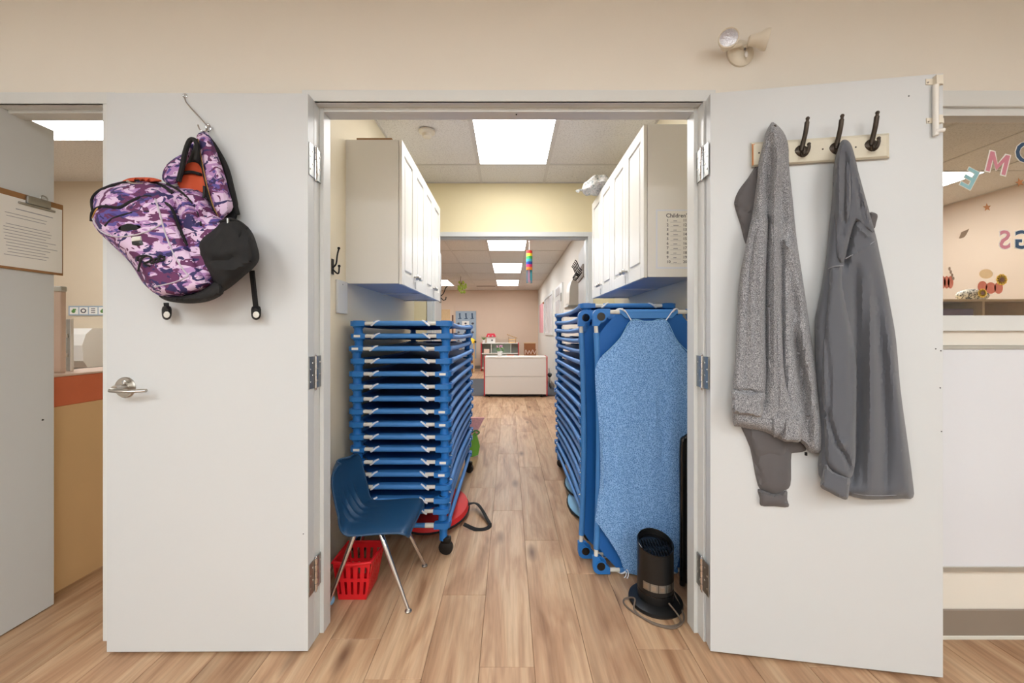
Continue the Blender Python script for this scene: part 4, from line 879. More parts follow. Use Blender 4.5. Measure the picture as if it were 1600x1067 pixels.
# trolleys
def trolley(x, y, z, label):
    r = thing('cot_trolley', (x, y, 0), label, 'trolley', 'wheeled cot bases')
    e = .016; m_ = MB()
    m_.tube([(x - W2 + .07, y + e, z), (x + W2 - .07, y + e, z)], .0125, 12).tube([(x - W2 + .07, y + LC - e, z), (x + W2 - .07, y + LC - e, z)], .0125, 12)
    m_.tube([(x - W2 + e, y + .07, z), (x - W2 + e, y + LC - .07, z)], .0125, 12).tube([(x + W2 - e, y + .07, z), (x + W2 - e, y + LC - .07, z)], .0125, 12)
    m_.build('rail_frame', 'blue_fabric', r)
    for sx, sy in ((1, 0), (-1, 0), (1, 1), (-1, 1)):
        T = lambda a, b, zz: (x + (W2 - a) * sx, y + (b if sy == 0 else LC - b), zz)
        MB().tube([T(.085, e, z), T(.135, e, z)], .0132, 12).build('sleeve', 'white_sleeve', r)
        cxp, cyp = T(.040, .040, 0)[:2]
        b = MB().prism(corner_poly(), lambda p, q: T(p, q, z - .015), lambda p, q: T(p, q, z + .016)).lathe([(.022, z - .088), (.022, z - .04), (.027, z - .015)], (cxp, cyp, 0), 'z', 16).build('corner_leg', 'blue_plastic', r)
        an = random.uniform(-.3, .3) + 1.35
        Tm = Matrix.Translation((cxp + .015, cyp - .005, .039)) @ Matrix.Rotation(an, 4, 'Z')
        c_ = MB().lathe([(.0, -.013), (.035, -.013), (.039, -.010), (.039, .010), (.035, .013), (.0, .013)], (0, 0, 0), 'x', 24, Tm)
        c_.build('caster_wheel', 'black_plastic', b)
        k = MB().box(-.018, .018, -.028, .028, .022, .060, b=.01, seg=2, T=Tm); k.build('caster_fork', 'black_metal', b)
trolley(XL - .01, YLs, .167, 'blue wheeled base under the left cot stack')
trolley(XR, YRs, .158, 'blue wheeled base under the right cot stack')
# speckled sheet over the front upright cot
YSH = 1.944
mS = map_plane(Vector((0, YSH, 0)), Vector((0, -1, 0)))
shl = [(987, 500), (1000, 501), (1025, 501), (1040, 500), (1048, 516), (1060, 535), (1075, 553), (1096, 566), (1098, 640), (1094, 720), (1098, 812), (1080, 836), (1062, 868), (1052, 897), (1015, 899), (979, 895), (969, 872), (952, 844), (934, 818), (930, 811), (937, 760), (938, 720), (936, 660), (931, 610), (930, 578), (938, 559), (952, 546), (970, 527)]
sh = tag(puff('fitted_sheet', shl, mS, .004, .008, 'sheet_print', None, rnd=8, step=9, smooth=2, folds=[([(940, 570), (946, 640), (944, 720), (943, 800)], 4, .008), ([(1018, 520), (1026, 620), (1022, 720), (1024, 860)], 6, .007), ([(1032, 560), (1034, 660), (1031, 780)], 4, -.005), ([(988, 650), (993, 760), (992, 880)], 7, -.006), ([(960, 600), (966, 720), (975, 850)], 6, .005), ([(1050, 600), (1054, 760)], 6, .006)]), 'light blue speckled fitted sheet stretched over the front upright cot', 'sheet')
sm = MB()
for l in ([(986, 500), (978, 487), (972, 482)], [(1041, 500), (1050, 487), (1056, 482)], [(979, 894), (978, 900), (975, 903)]):
    sm.tube([mS(x, y, .006) for x, y in l], .0028, 6)
sm.tube([mS(979 + 3 * cos(a), 897 + 7 * sin(a), .01) for a in [i * pi / 5 - pi / 2 for i in range(6)]], .003, 6)
sm.build('elastic_tie', 'white_hem', sh)
sm = MB().tube([mS(x, y, .010) for x, y in catmull([(941, 556), (952, 546), (970, 527), (987, 500), (1013, 503), (1040, 500), (1060, 535), (1096, 566)], 4, False)], .0018, 6)
sm.build('sheet_hem', 'light_blue', sh)
# ------------------------------------------------------------------ child's chair
ch = thing('child_chair', (-.62, 1.86, 0), 'navy blue plastic child chair with chrome legs in front of left cots', 'chair')
prof = catmull([(-.440, .330), (-.448, .350), (-.475, .360), (-.56, .358), (-.66, .350), (-.722, .356), (-.757, .392), (-.776, .45), (-.792, .52), (-.806, .585), (-.812, .605)], 4, False)
NP = len(prof) - 1
def shell(u, v, off=0):
    i = min(int(u * NP), NP - 1); f = u * NP - i; p = prof[i].lerp(prof[i + 1], f); s = (v - .5) * 2
    hwid = .158 + .014 * min(1, u / .15)
    if u > .60: hwid *= 1 - .05 * (u - .6) / .4
    if u > .78: hwid *= max(.0, 1 - ((u - .78) / .225) ** 2.4) ** .5 * .55 + .45 * (1 - ((u - .78) / .26) ** 3)
    if u < .12: hwid *= .90 + .10 * sqrt(u / .12)
    isback = max(0, min(1, (u - .45) / .2)); rim = abs(s) ** 5
    x = p.x + isback * .035 * s * s - off * isback; z = p.y - (1 - isback) * .014 * rim - off * (1 - isback) + (1 - isback) * .006 * s * s
    g = math.exp(-((u - .56) / .11) ** 2)
    rib = sum(math.exp(-((s - c_) / .045) ** 2) for c_ in (-.42, -.14, .14, .42)) * .016 * g
    x += rib * isback * .7 + rib * .3; z += rib * .6
    return Vector((x, 1.862 + s * hwid, z))
m_ = MB(); NU, NV = 54, 40
m_.grid(lambda u, v: shell(u, v), NU, NV); m_.grid(lambda u, v: shell(u, v, .007), NU, NV)
st_ = (NU + 1) * (NV + 1)
bord = [(i, 0) for i in range(NU)] + [(NU, j) for j in range(NV)] + [(i, NV) for i in range(NU, 0, -1)] + [(0, j) for j in range(NV, 0, -1)]
idx = [i * (NV + 1) + j for i, j in bord]
m_.add([], []); 
for k in range(len(idx)):
    a, b = idx[k], idx[(k + 1) % len(idx)]; m_.f.append([a, b, b + st_, a + st_]); m_.sm.append(True)
m_.build('seat_shell', 'chair_navy', ch)
MB().tube([shell(i / NU, j / NV, .0035) for i, j in bord], .0055, 8, closed=True).build('shell_rim', 'chair_navy', ch)
def leg(a, b, c_):
    l = MB().tube([a, b, Vector(b).lerp(Vector(c_), .25), c_], [.0105, .0115, .0115, .0075], 12).build('leg', 'chrome', ch)
    f = Vector(c_); MB().lathe([(0, 0), (.013, .001), (.0155, .006), (.010, .012), (.007, .014)], (f.x, f.y, 0), 'z', 16).build('foot_glide', 'nickel', l)
leg((-.62, 1.78, .338), (-.585, 1.765, .325), (-.438, 1.700, .010)); leg((-.62, 1.94, .338), (-.56, 1.955, .325), (-.438, 2.03, .010))
leg((-.66, 1.78, .338), (-.69, 1.765, .325), (-.80, 1.725, .010)); leg((-.66, 1.94, .338), (-.69, 1.955, .325), (-.80, 2.015, .010))
MB().tube([(-.66, 1.78, .337), (-.66, 1.94, .337)], .009, 10).tube([(-.62, 1.78, .337), (-.62, 1.94, .337)], .009, 10).build('cross_bar', 'steel', ch)
# ------------------------------------------------------------------ red basket
bk = thing('red_basket', (-.71, 1.91, 0), 'red slotted plastic basket on the floor under the navy chair', 'basket')
bx0, bx1, by0, by1, bh = -.775, -.648, 1.775, 1.93, .172
def bw(s, t_, side):   # s along side, t height
    g = .022 * t_
    if side == 0: return Vector((bx0 - g + (bx1 - bx0 + 2 * g) * s, by0 - g * .4, bh * t_ + .004))
    if side == 1: return Vector((bx1 + g * 1.4, by0 - g * .4 + (by1 - by0 + g) * s, bh * t_ + .004))
    if side == 2: return Vector((bx1 + g - (bx1 - bx0 + 2 * g) * s, by1 + g * .4, bh * t_ + .004))
    return Vector((bx0 - g, by1 - (by1 - by0) * s, bh * t_ + .004))
m_ = MB()
def plate(a, b, c_, d, side):
    n_ = {0: Vector((0, .003, 0)), 1: Vector((-.003, 0, 0)), 2: Vector((0, -.003, 0)), 3: Vector((.003, 0, 0))}[side]
    q = [bw(a, c_, side), bw(b, c_, side), bw(b, d, side), bw(a, d, side)]
    m_.add(q + [p + n_ for p in q], [(0, 1, 2, 3), (7, 6, 5, 4), (0, 1, 5, 4), (1, 2, 6, 5), (2, 3, 7, 6), (3, 0, 4, 7)])
for side in range(4):
    N = 5 if side % 2 == 0 else 6
    for (c_, d) in ((0, .13), (.47, .56), (.86, 1.0)): plate(0, 1, c_, d, side)
    for k in range(N + 1):
        a = max(0, k / N - .035 if N > 6 else k / N - .06); b = min(1, k / N + .035 if N > 6 else k / N + .06)
        plate(a, b, .13, .47, side); plate(a, b, .56, .86, side)
m_.box(bx0, bx1, by0, by1, .002, .007)
m_.build('shell', 'red_plastic', bk)
MB().tube([bw(0, 1, 0), bw(.5, 1, 0) - Vector((0, .004, .008)), bw(1, 1, 0), bw(.5, 1, 1), bw(1, 1, 1), bw(1, 1, 2), bw(.5, 1, 3)], .0075, 8, closed=True).build('rim', 'red_plastic', bk)
for (x, y, z, r, lb) in ((-.800, 1.742, .022, .022, 'small blue ball on the floor beside the red basket'),):
    o = MB().ball((x, y, z), r, 18).build('toy_ball', 'light_blue', None, (x, y, 0)); tag(o, lb, 'ball')
# ------------------------------------------------------------------ red bag on the floor behind the left wheels
rb = thing('red_bag', (-.46, 2.62, 0), 'flat red padded bag with black straps lying under the left cot stack', 'bag')
prf = [(0, .004), (.10, .002), (.19, .012), (.213, .035), (.205, .062), (.15, .082), (.08, .09), (0, .092)]
MB().lathe(prf, (0, 0, 0), 'z', 40, Matrix.Translation((-.50, 2.62, 0)) @ Matrix.Diagonal((1.08, 1.5, 1, 1))).build('padded_body', 'red_cloth', rb)
MB().tube([(-.50 + .2306 * cos(a), 2.62 + .320 * sin(a), .030) for a in [i * pi / 20 for i in range(40)]], .0065, 8, closed=True).build('edge_binding', 'black_cloth', rb)
def strapm(pts, w_=.012): return MB().tube(catmull(pts, 5, False), w_, 8, flat=.22)
m_ = strapm([(-.30, 2.62, .05), (-.235, 2.70, .035), (-.17, 2.60, .02), (-.118, 2.47, .008), (-.14, 2.41, .006), (-.20, 2.40, .006), (-.28, 2.42, .03)])
m_.build('strap', 'black_cloth', rb); strapm([(-.30, 2.66, .05), (-.225, 2.67, .05), (-.18, 2.60, .04), (-.135, 2.50, .016), (-.118, 2.46, .012)]).build('strap', 'black_cloth', rb)
# gift bag in doorway
gb = thing('green_pink_bag', (-.335, 3.95, 0), 'small pink card bag with green ribbon on floor past left cots', 'gift bag')
MB().prism([(-.42, .12), (-.33, .12), (-.30, .26), (-.24, .375), (-.42, .375)], lambda a, b: (a, 3.86, b), lambda a, b: (a, 3.89, b)).build('card', 'pink_card', gb)
MB().prism([(-.36, .0), (-.30, .02), (-.285, .10), (-.31, .2), (-.335, .24), (-.37, .2), (-.39, .10), (-.38, .0)], lambda a, b: (a, 3.82, b), lambda a, b: (a, 3.86, b)).build('pouch', 'green_toy', gb)
spline_tube([(-.36, 3.83, .24), (-.32, 3.82, .26), (-.29, 3.83, .235), (-.335, 3.82, .21)], .008, 5, 8).build('ribbon', 'leaf', gb)
# light blue cushion set beside right stack
lb_ = thing('blue_floor_cushion', (.52, 2.75, 0), 'light blue black edged cushions tucked under the right cot stack', 'cushion')
for k, (x, y, z, a) in enumerate(((.545, 2.72, .012, .5), (.56, 2.95, .055, .35))):
    T = Matrix.Translation((x, y, z)) @ Matrix.Rotation(-.10, 4, 'Y') @ Matrix.Diagonal((.62, 1.25, 1, 1))
    c_ = MB().lathe([(0, 0), (.17, .0), (.205, .012), (.205, .024), (.16, .045), (0, .058)], (0, 0, 0), 'z', 32, T).build('cushion_pad', 'light_blue', lb_)
    MB().tube([T @ Vector((.209 * cos(t_), .209 * sin(t_), .014)) for t_ in [i * pi / 16 for i in range(32)]], .007, 8, closed=True).build('black_edge', 'black_cloth', c_)
# ------------------------------------------------------------------ black folded cart panel beside the upright cots
bc = thing('folded_black_cart', (.90, 1.86, 0), 'black rounded folding frame leaning between the sheet covered cot and door frame', 'cart')
ol = catmull([(.828, .015), (.828, .35), (.828, .67), (.842, .712), (.88, .728), (.95, .728), (1.0, .72), (1.02, .70), (1.02, .35), (1.02, .015)], 5, False)
MB().tube([(p.x, 1.86, p.y) for p in ol], .014, 10).build('outer_frame', 'black_gloss', bc)
bx(.83, 1.005, 1.855, 1.868, .02, .72, b=.006).build('panel', 'black_plastic', bc)
# ------------------------------------------------------------------ tower heater
hx, hy = .662, 1.765
ht = thing('tower_fan', (hx, hy, 0), 'black tower fan heater with silver control band on the floor', 'fan heater')
MB().lathe([(0, .0), (.112, .0), (.117, .008), (.115, .018), (.095, .026), (.07, .030), (0, .030)], (hx, hy, 0), 'z', 48).build('base', 'black_plastic', ht)
R_ = .0775
def cyl_slant(u, v, rr=R_):
    a = 2 * pi * v; zt = .268 + .024 * sin(a); z = .030 + (zt - .03) * u
    return Vector((hx + rr * cos(a), hy + rr * sin(a), z))
MB().grid(cyl_slant, 8, 48).grid(lambda u, v: cyl_slant(1 - u * .15, v, R_ - .005), 3, 48).build('casing', 'black_plastic', ht)
MB().grid(lambda u, v: cyl_slant(1, v, R_ - .006 * u) , 1, 48).tube([cyl_slant(1, i / 48, R_ - .002) for i in range(48)], .0035, 8, closed=True).build('top_rim', 'black_gloss', ht)
MB().grid(lambda u, v: Vector((hx + (R_ - .006) * u * cos(2 * pi * v), hy + (R_ - .006) * u * sin(2 * pi * v), .250 + .020 * u * sin(2 * pi * v))), 5, 40).build('top_well', 'black_gloss', ht)
g_ = MB()
for k in range(-4, 5):
    x = k * .013; L_ = sqrt(max(0, .068 ** 2 - x * x)); g_.box(hx + x - .002, hx + x + .002, hy - L_, hy + L_, .257, .261)
g_.build('outlet_grille', 'black_metal', ht)
g_ = MB()
for k in range(5):
    a0, a1 = radians(-150 + k * 25), radians(-150 + k * 25 + 23)
    g_.grid(lambda u, v: Vector((hx + (R_ + .0012) * cos(a0 + (a1 - a0) * v), hy + (R_ + .0012) * sin(a0 + (a1 - a0) * v), .088 + .034 * u)), 1, 6)
g_.build('control_band', 'steel', ht)
for k in (0, 1, 2, 3):
    a = radians(-139 + k * 25); T = Matrix.Translation((hx + (R_ + .0015) * cos(a), hy + (R_ + .0015) * sin(a), .105)) @ Matrix.Rotation(a, 4, 'Z')
    MB().box(0, .0015, -.009, .009, -.010, .010, b=.0005, T=T).build('control_button', 'nickel', ht)
MB().lathe([(R_ + .001, .066), (R_ + .001, .069)], (hx, hy, 0), 'z', 48).build('seam_ring', 'black_gloss', ht)
spline_tube([(hx + .03, hy - .076, .045), (hx + .06, hy - .12, .012), (hx + .035, hy - .148, .005), (hx - .03, hy - .150, .005), (hx - .10, hy - .10, .005), (hx - .145, hy - .03, .005), (hx - .135, hy + .01, .006), (hx - .10, hy - .02, .028), (hx - .115, hy - .07, .010),
             (hx - .07, hy - .135, .006), (hx, hy - .165, .005), (hx + .05, hy - .15, .010), (hx + .085, hy - .095, .010), (hx + .09, hy + .02, .034), (hx + .10, hy + .09, .03)], .0038, 6, 8).build('power_cord', 'cord_grey', ht)
# ------------------------------------------------------------------ far doorway leaves
def far_leaf(name, s, xh, n):
    a, b = Vector((s * xh, YB + .06, 0)), Vector((s * (xh + .055), YB + .06 + .74, 0))
    th = .04 * s; m_ = MB()
    m_.prism([(a.x, a.y), (b.x, b.y), (b.x + th, b.y), (a.x + th, a.y)], lambda x, y: (x, y, .01), lambda x, y: (x, y, 2.135))
    d = struct(m_.build(name, 'door_paint', None, (a.x, a.y, 0)))
    m_ = MB(); m_.box(-.003 if s > 0 else 0, 0 if s > 0 else .003, 0, .04, 1.74, 1.85, T=Matrix.Translation((a.x, a.y + .02, 0))); m_.build('hinge', 'steel', d)
    r = thing('hook_rack', (b.x, b.y - .3, 1.9), 'black coat hook rack on the ' + ('right' if s > 0 else 'left') + ' leaf of the far doorway', 'coat rack')
    dirv = (b - a).normalized(); nn = Vector((-s, 0, 0)); c0 = a + dirv * .18; c1 = a + dirv * .70
    
    if s < 0: c0 = a + dirv * .48; c1 = a + dirv * .62
    zr = 0 if s > 0 else -.24; c0.z = c1.z = zr; o__ = 0; m_ = MB(); o_ = nn * .014
    m_.add([c0 + Vector((0, 0, 1.80)), c1 + Vector((0, 0, 1.80)), c1 + Vector((0, 0, 1.93)), c0 + Vector((0, 0, 1.93)), c0 + o_ + Vector((0, 0, 1.80)), c1 + o_ + Vector((0, 0, 1.80)), c1 + o_ + Vector((0, 0, 1.93)), c0 + o_ + Vector((0, 0, 1.93))],
           [(0, 1, 2, 3), (4, 5, 6, 7), (0, 1, 5, 4), (1, 2, 6, 5), (2, 3, 7, 6), (3, 0, 4, 7)]); m_.build('board', 'base_grey', r)
    for k in range(5 if s > 0 else 1):
        p = a + dirv * (.24 + .1 * k + (.3 if s < 0 else 0)) + o_
        p.z += zr
        spline_tube([p + Vector((0, 0, 1.87)), p + nn * .03 + Vector((0, 0, 1.90)), p + nn * .055 + Vector((0, 0, 1.96)), p + nn * .075 + Vector((0, 0, 1.98))], .006, 4, 6).tube([p + Vector((0, 0, 1.85)), p + nn * .03 + Vector((0, 0, 1.82)), p + nn * .055 + Vector((0, 0, 1.83)), p + nn * .06 + Vector((0, 0, 1.86))], .006, 6).build('hook', 'black_metal', r)
far_leaf('door_4', 1, .765, 0); far_leaf('door_5', -1, .74, 1)
bx(.80, .90, YB + .1, YB + .17, 2.06, 2.12).build('door_closer', 'steel', bpy.data.objects['door_4'])
# white dispenser on the far room's near right wall
dp = thing('soap_dispenser', (1.0, 5.4, 1.57), 'white rounded dispenser with grey base on the right wall of the far room', 'dispenser')
ol = catmull([(.0, .03), (.17, .03), (.185, .12), (.175, .28), (.14, .37), (.06, .41), (.0, .41)], 4, False)
MB().prism([(p.x, p.y) for p in ol], lambda a, b: (1.0 - a, 5.25, 1.56 + b), lambda a, b: (1.0 - a, 5.55, 1.56 + b)).build('cover', 'cab_white', dp)
bx(.79, 1.0, 5.23, 5.57, 1.545, 1.59, b=.018, seg=3).build('base', 'steel', dp)
# right wall windows and door of the far room
def wall_window(name, y0, y1, z0, z1, mull):
    w_ = struct(MB().box(.975, 1.0, y0, y1, z1, z1 + .06).box(.975, 1.0, y0, y1, z0 - .06, z0).box(.975, 1.0, y0, y0 + .06, z0, z1).box(.975, 1.0, y1 - .06, y1, z0, z1).build(name, 'frame_paint'))
    n = mull
    for k in range(n):
        a = y0 + .06 + (y1 - y0 - .12) * k / n; b = y0 + .06 + (y1 - y0 - .12) * (k + 1) / n
        bx(.992, .998, a + .03, b - .03, z0, z1).build('pane', 'whiteboard', w_)
    return w_
wall_window('window_2', 8.75, 10.8, 1.22, 2.10, 3)
d6 = struct(MB().box(.97, 1.0, 7.15, 8.3, 0, 2.14).build('door_6', 'frame_paint'))
bx(.962, .970, 7.45, 8.05, 1.95, 2.10).build('pane', 'whiteboard', d6); bx(.962, .970, 7.45, 8.05, 1.0, 1.85).build('pane', 'whiteboard', d6)
bx(.955, .970, 7.16, 7.26, 1.80, 1.95).build('hinge', 'steel', d6)
tag(bx(.992, .999, 11.3, 12.6, 1.22, 2.10).build('pink_poster', 'poster_pink', None, (.995, 12, 1.22)), 'tall pink poster on the right wall near the far corner', 'poster')
tag(MB().ball((.97, 10.9, 2.05), .035, 10).tube([(.97, 10.9, 2.05), (1.0, 10.9, 2.08)], .01, 6).build('wall_bell', 'brown_star', None, (.98, 10.9, 2.04)), 'tiny reddish fixture high on right wall above the far window', 'fixture')
# carpet
tag(bx(-3.0, .999, 7.5, 10.3, 0.0005, .008).build('carpet', 'carpet', None, (0, 9, 0)), 'dark grey carpet behind the white mobile cabinet', 'carpet')
# white mobile cabinet
Yd = 7.34; a, b = P(756, 621, Yd), P(855.5, 557, Yd)
mc = thing('mobile_cabinet', ((a.x + b.x) / 2, Yd + .2, 0), 'white mobile cabinet with red side edges in the middle of the far room', 'cabinet')
zt = b.z
for zz0, zz1 in ((.06, .385), (.395, zt - .03)): bx(a.x + .02, b.x - .02, Yd, Yd + .012, zz0, zz1, b=.002).build('back_panel', 'cabinet_back', mc)
bx(a.x + .02, b.x - .02, Yd + .012, Yd + .38, .06, .075).build('bottom', 'cabinet_back', mc); bx(a.x + .02, b.x - .02, Yd + .012, Yd + .38, .38, .395).build('shelf', 'cabinet_back', mc)
bx(a.x + .01, b.x - .01, Yd - .008, Yd + .40, zt - .028, zt - .005, b=.003).build('top', 'cab_white', mc)
for x in (a.x, b.x - .022): bx(x, x + .022, Yd - .01, Yd + .40, .03, zt, b=.004).build('side_panel', 'red_edge', mc)
for x in (a.x + .1, b.x - .12):
    for y in (Yd + .05, Yd + .34): MB().lathe([(0, -.012), (.028, -.012), (.028, .012), (0, .012)], (x, y, .03), 'x', 16).box(x - .016, x + .016, y - .015, y + .015, .035, .06).build('caster', 'black_plastic', mc)
# flower vase
vx = P(781, 557, Yd + .1); vz = zt - .005
vs = thing('flower_vase', (vx.x, Yd + .12, vz), 'white pot of pink flowers on the white mobile cabinet', 'flower pot')
MB().lathe([(.035, vz), (.045, vz + .05), (.052, vz + .10), (.045, vz + .10), (0, vz + .09)], (vx.x, Yd + .12, 0), 'z', 20).build('pot', 'pot_white', vs)
m_ = MB(); r2 = random.Random(2)
for k in range(26):
    an = r2.uniform(0, 2 * pi); rr = r2.uniform(.02, .075); z = vz + r2.uniform(.10, .17); m_.ball((vx.x + rr * cos(an), Yd + .12 + rr * sin(an), z), .017, 6, (1, 1, .6))
m_.build('foliage', 'leaf', vs); m_ = MB()
for k in range(12):
    an = r2.uniform(0, 2 * pi); rr = r2.uniform(.0, .055); m_.ball((vx.x + rr * cos(an), Yd + .12 + rr * sin(an), vz + r2.uniform(.165, .215)), .016, 8)
m_.build('blossoms', 'flower_pink', vs)
# low shelf at the back with toys
Yk = 12.4; a, b = P(751, 580, Yk), P(811, 535.5, Yk); zt2 = b.z
sf = thing('toy_shelf', ((a.x + b.x) / 2, Yk + .2, 0), 'white open toy shelf with red ends against the far wall', 'shelf')
m_ = MB(); w_ = b.x - a.x
for z in (.08, zt2 - .36, zt2 - .03): m_.box(a.x + .03, b.x - .03, Yk, Yk + .38, z, z + .025)
for x in (a.x + .03 + w_ * .24, a.x + w_ * .78): m_.box(x, x + .02, Yk + .01, Yk + .37, zt2 - .335, zt2 - .03)
m_.build('carcass', 'cab_white', sf); bx(a.x + .03, b.x - .03, Yk + .37, Yk + .38, .08, zt2 - .03).build('back_panel', 'shelf_in', sf)
for x in (a.x, b.x - .03): bx(x, x + .03, Yk - .01, Yk + .39, .0, zt2 + .005, b=.004).build('end_panel', 'red_edge', sf)
dh = P(766.5, 535.5, Yk)
dhz = zt2 - .005
do = thing('doll_house', (dh.x, Yk + .1, dhz), 'white doll house with red roof on the toy shelf', 'doll house')
bx(dh.x - .12, dh.x + .14, Yk + .05, Yk + .25, dhz, dhz + .20).build('house_wall', 'cab_white', do)
MB().prism([(-.15, .19), (.17, .19), (.12, .30), (-.10, .30)], lambda p, q: (dh.x + p, Yk + .03, dhz + q), lambda p, q: (dh.x + p, Yk + .27, dhz + q)).build('roof', 'red_roof', do)
for x in (-.06, .06): MB().prism([(x - .04, .2), (x + .04, .2), (x + .04, .25), (x, .29), (x - .04, .25)], lambda p, q: (dh.x + p, Yk + .015, dhz + q), lambda p, q: (dh.x + p, Yk + .03, dhz + q)).build('dormer', 'red_roof', do)
for (x, z) in ((-.06, .225), (.06, .225)): bx(dh.x + x - .018, dh.x + x + .018, Yk + .01, Yk + .015, dhz + z - .02, dhz + z + .015).build('pane', 'cab_white', do)
bx(dh.x + .02, dh.x + .07, Yk + .045, Yk + .05, dhz + .06, dhz + .11).build('pane', 'ink', do)
pt = P(755.5, 535, Yk)
po = thing('potted_plant', (pt.x, Yk + .12, dhz), 'small potted green plant left of the doll house', 'plant')
MB().lathe([(.03, dhz), (.045, dhz + .07), (.05, dhz + .09), (0, dhz + .085)], (pt.x, Yk + .12, 0), 'z', 14).build('pot', 'pot_white', po)
m_ = MB()
for k in range(14):
    an = k * 2.4; m_.tube([(pt.x, Yk + .12, dhz + .08), (pt.x + .05 * cos(an), Yk + .12 + .05 * sin(an), dhz + .15), (pt.x + .09 * cos(an), Yk + .12 + .09 * sin(an), dhz + .17 + .04 * sin(an * 3))], [.01, .013, .002], 5, flat=.4)
m_.build('leaves', 'leaf', po)
wf = P(800, 535, Yk); wo = thing('wooden_frame_toy', (wf.x, Yk + .1, dhz), 'open wooden stick frame toy at the right end of the toy shelf', 'toy')
m_ = MB()
for y in (Yk + .06, Yk + .22):
    m_.tube([(wf.x - .10, y, dhz), (wf.x - .10, y, dhz + .19)], .01, 6).tube([(wf.x + .12, y, dhz), (wf.x + .12, y, dhz + .15)], .01, 6).tube([(wf.x - .16, y, dhz + .27), (wf.x + .17, y, dhz + .15)], .01, 6).tube([(wf.x - .10, y, dhz + .01), (wf.x + .12, y, dhz + .01)], .01, 6).tube([(wf.x - .1, y, dhz + .1), (wf.x + .12, y, dhz + .1)], .01, 6)
m_.build('sticks', 'zip_gold', wo)
wz = zt2 - .335
tag(bx(P(763, 0, Yk).x - .15, P(763, 0, Yk).x + .03, Yk + .04, Yk + .2, wz, wz + .13, b=.01).build('toy_radio', 'ledge_top', None, (P(761, 0, Yk).x, Yk + .1, wz)), 'cream toy box in the left bay of the toy shelf', 'toy')
tag(bx(P(793, 0, Yk).x - .03, P(806, 0, Yk).x - .05, Yk + .02, Yk + .2, .40 + .0, .52, b=.01).build('brown_basket', 'orange_lam', None, (P(796, 0, Yk).x, Yk + .1, .40)), 'orange brown basket low on the toy shelf', 'basket')
# crate of blocks on a low table, right
Yt = 11.2; ct = P(828, 556, Yt); tz = ct.z
tb = thing('low_table', (ct.x, Yt + .2, 0), 'low light wood table behind the right end of the mobile cabinet', 'table')
bx(ct.x - .28, ct.x + .28, Yt, Yt + .4, tz - .03, tz, b=.004).build('tabletop', 'wood_light', tb)
for x in (ct.x - .25, ct.x + .22):
    for y in (Yt + .02, Yt + .35): bx(x, x + .03, y, y + .03, 0, tz - .03).build('leg', 'wood_light', tb)
cr = thing('wooden_crate', (ct.x, Yt + .2, tz), 'wooden crate with pale scroll letters on the low table', 'crate')
m_ = MB(); m_.box(ct.x - .16, ct.x + .18, Yt + .25, Yt + .27, tz, tz + .37); m_.box(ct.x - .16, ct.x + .18, Yt + .03, Yt + .25, tz, tz + .03); m_.box(ct.x - .16, ct.x - .14, Yt + .03, Yt + .25, tz, tz + .2); m_.box(ct.x + .16, ct.x + .18, Yt + .03, Yt + .25, tz, tz + .2)
m_.build('box', 'wood_brown', cr); bx(ct.x - .17, ct.x + .19, Yt + .24, Yt + .28, tz + .35, tz + .375).build('top_rail', 'wood_light', cr)
m_ = MB(); m_.tube(catmull([(ct.x - .14, Yt + .02, tz + .04), (ct.x - .12, Yt + .02, tz + .17), (ct.x - .06, Yt + .02, tz + .06), (ct.x - .02, Yt + .02, tz + .15), (ct.x + .03, Yt + .02, tz + .06), (ct.x + .08, Yt + .02, tz + .17), (ct.x + .13, Yt + .02, tz + .06), (ct.x + .17, Yt + .02, tz + .15)], 5, False), .012, 6)
m_.build('scroll', 'ledge_top', cr)
# rack with yellow helmet at left
Yq = 11.8; a, b = P(731, 581, Yq), P(740, 536, Yq)
rq = thing('wooden_rack', ((a.x + b.x) / 2, Yq + .2, 0), 'slim light wood rack with dark trays past the left cots', 'rack')
m_ = MB(); [m_.box(x, x + .025, Yq, Yq + .35, 0, b.z) for x in (a.x - .25, b.x - .02)]; m_.box(a.x - .25, b.x, Yq, Yq + .35, b.z - .02, b.z); m_.build('frame', 'wood_light', rq)
for k in range(6): bx(a.x - .22, b.x - .025, Yq + .02, Yq + .33, .06 + k * .12, .12 + k * .12, b=.005).build('tray', 'black_plastic' if k % 2 else 'wood_brown', rq)
yh = thing('yellow_helmet', (a.x + .05, Yq + .15, b.z), 'yellow toy helmet on top of the wooden rack', 'helmet')
MB().lathe([(.15, b.z), (.155, b.z + .03), (.13, b.z + .1), (.07, b.z + .14), (0, b.z + .15)], (a.x + .07, Yq + .17, 0), 'z', 20).build('dome', 'yellow_toy', yh); MB().ball((b.x + .03, Yq + .12, b.z + .035), .05, 10, (1, 1, .7)).build('ear_pad', 'black_plastic', yh)
# dark toy at right of the mobile cabinet
tq = P(860, 600, 8.6)
to = thing('toy_stroller', (.92, 8.5, 0), 'small dark toy stroller between mobile cabinet and right wall', 'toy')
m_ = MB(); m_.lathe([(0, -.01), (.06, -.01), (.06, .01), (0, .01)], (.90, 8.4, .075), 'x', 16).lathe([(0, -.01), (.06, -.01), (.06, .01), (0, .01)], (.90, 8.65, .075), 'x', 16); m_.build('wheel', 'black_plastic', to)
MB().tube([(.90, 8.4, .08), (.89, 8.5, .25), (.89, 8.65, .42)], .014, 6).tube([(.90, 8.65, .08), (.89, 8.5, .25), (.89, 8.4, .36)], .014, 6).build('frame', 'steel', to); MB().ball((.89, 8.5, .3), .06, 10, (.8, 1, .9)).build('seat', 'black_cloth', to)
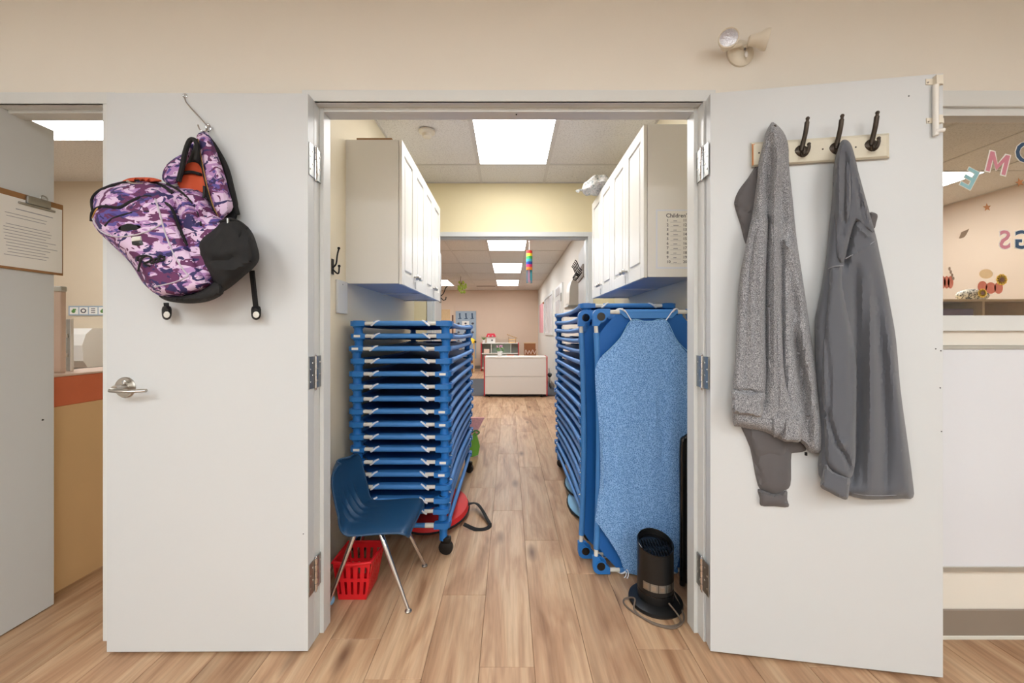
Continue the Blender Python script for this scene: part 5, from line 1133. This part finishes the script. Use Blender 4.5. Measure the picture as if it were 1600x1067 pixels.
# wall poster and far door
Yp = 13.3; a, b = P(712, 486, 13.29), P(744, 560, 13.29)
ps = thing('blue_poster', ((a.x + b.x) / 2, 13.28, b.z), 'grey blue poster of small figures on the far wall', 'poster')
bx(a.x, b.x, 13.275, 13.285, b.z, a.z).build('sheet', 'poster_blue', ps)
for k in range(3):
    x = a.x + .14 + k * .21
    MB().tube([(x, 13.272, a.z - .13), (x + .01, 13.272, a.z - .24)], .022, 6).ball((x, 13.272, a.z - .10), .03, 8, (1, .3, 1)).tube([(x - .05, 13.272, a.z - .26), (x + .06, 13.272, a.z - .25)], .014, 6).build('figure', 'navy', ps)
    for j in range(3): MB().ball((a.x + .1 + k * .24, 13.272, a.z - .42 - j * .3), .045, 8, (1, .3, .8)).build('figure', 'ink', ps)
bx(a.x + .22, a.x + .46, 13.268, 13.28, a.z - .60, a.z - .34).build('white_note', 'paper', ps)
a, b = P(680, 478, 13.29), P(710, 575, 13.29)
d7 = struct(MB().box(a.x, b.x, 13.27, 13.3, 0, a.z).build('door_7', 'wall_pink'))
bx(a.x + .1, b.x - .14, 13.26, 13.27, 1.25, a.z - .12).build('pane', 'wood_light', d7); bx(b.x - .08, b.x - .03, 13.255, 13.27, 1.0, 1.82).build('push_bar', 'seed', d7)
struct(bx(-4.6, 1.0, 13.28, 13.3, 0, .1).build('baseboard_far', 'base_grey')); struct(bx(.98, 1.0, 8.35, 13.28, 0, .1).build('baseboard_far_right', 'base_grey'))
# slot diffuser in far ceiling
a = P(743, 447.5, 12.2); tag(bx(-1.0, -.42, 12.11, 12.2, CE - .012, CE, b=.002).build('ceiling_vent', 'base_grey', None, (-.7, 12.15, CE - .01)), 'dark slot air vent in the far classroom ceiling', 'vent')
# rainbow windsock
wx_, wy = .32, 6.1
ws = thing('rainbow_windsock', (wx_, wy, 2.2), 'rainbow striped paper windsock hanging from the far room ceiling', 'windsock')
MB().tube([(wx_, wy, 2.495), (wx_, wy, CE)], .003, 5).build('string', 'paper', ws)
MB().box(wx_ - .012, wx_ + .012, wy - .01, wy + .01, 2.63, 2.668, b=.003).build('clip', 'paper', ws)
cols = ['rb_red', 'rb_yellow', 'rb_green', 'rb_cyan', 'rb_blue', 'rb_pink', 'rb_orange']; hh = .30 / 7
for k, cc in enumerate(cols): MB().lathe([(.048, 2.495 - hh * k), (.048, 2.495 - hh * (k + 1))], (wx_, wy, 0), 'z', 18).build('stripe_band', cc, ws)
for k in range(6):
    an = k * pi / 3 + .3; x, y = wx_ + .035 * cos(an), wy + .035 * sin(an)
    MB().box(x - .014, x + .014, y - .001, y + .001, 1.99 + .02 * (k % 3), 2.2).build('tail_ribbon', ['rb_tail', 'flower_pink', 'rb_cyan'][k % 3], ws)
# hanging greenery
gx, gy = (722 - CX) / F * 10.1, 10.1
hg = thing('hanging_leaves', (gx, gy, CE), 'yellow green paper leaves hanging from the far room ceiling', 'decoration')
MB().tube([(gx - .03, gy, CE), (gx - .04, gy, CE - .10), (gx - .01, gy, CE - .2)], .008, 5).build('stem', 'seed', hg)
m_ = MB()
for k in range(22): m_.ball((gx + r2.uniform(-.09, .10) , gy + r2.uniform(-.06, .06), CE - r2.uniform(.14, .42)), r2.uniform(.02, .04), 6, (1, .3, 1.4))
m_.build('foliage', 'leaf_lime', hg)
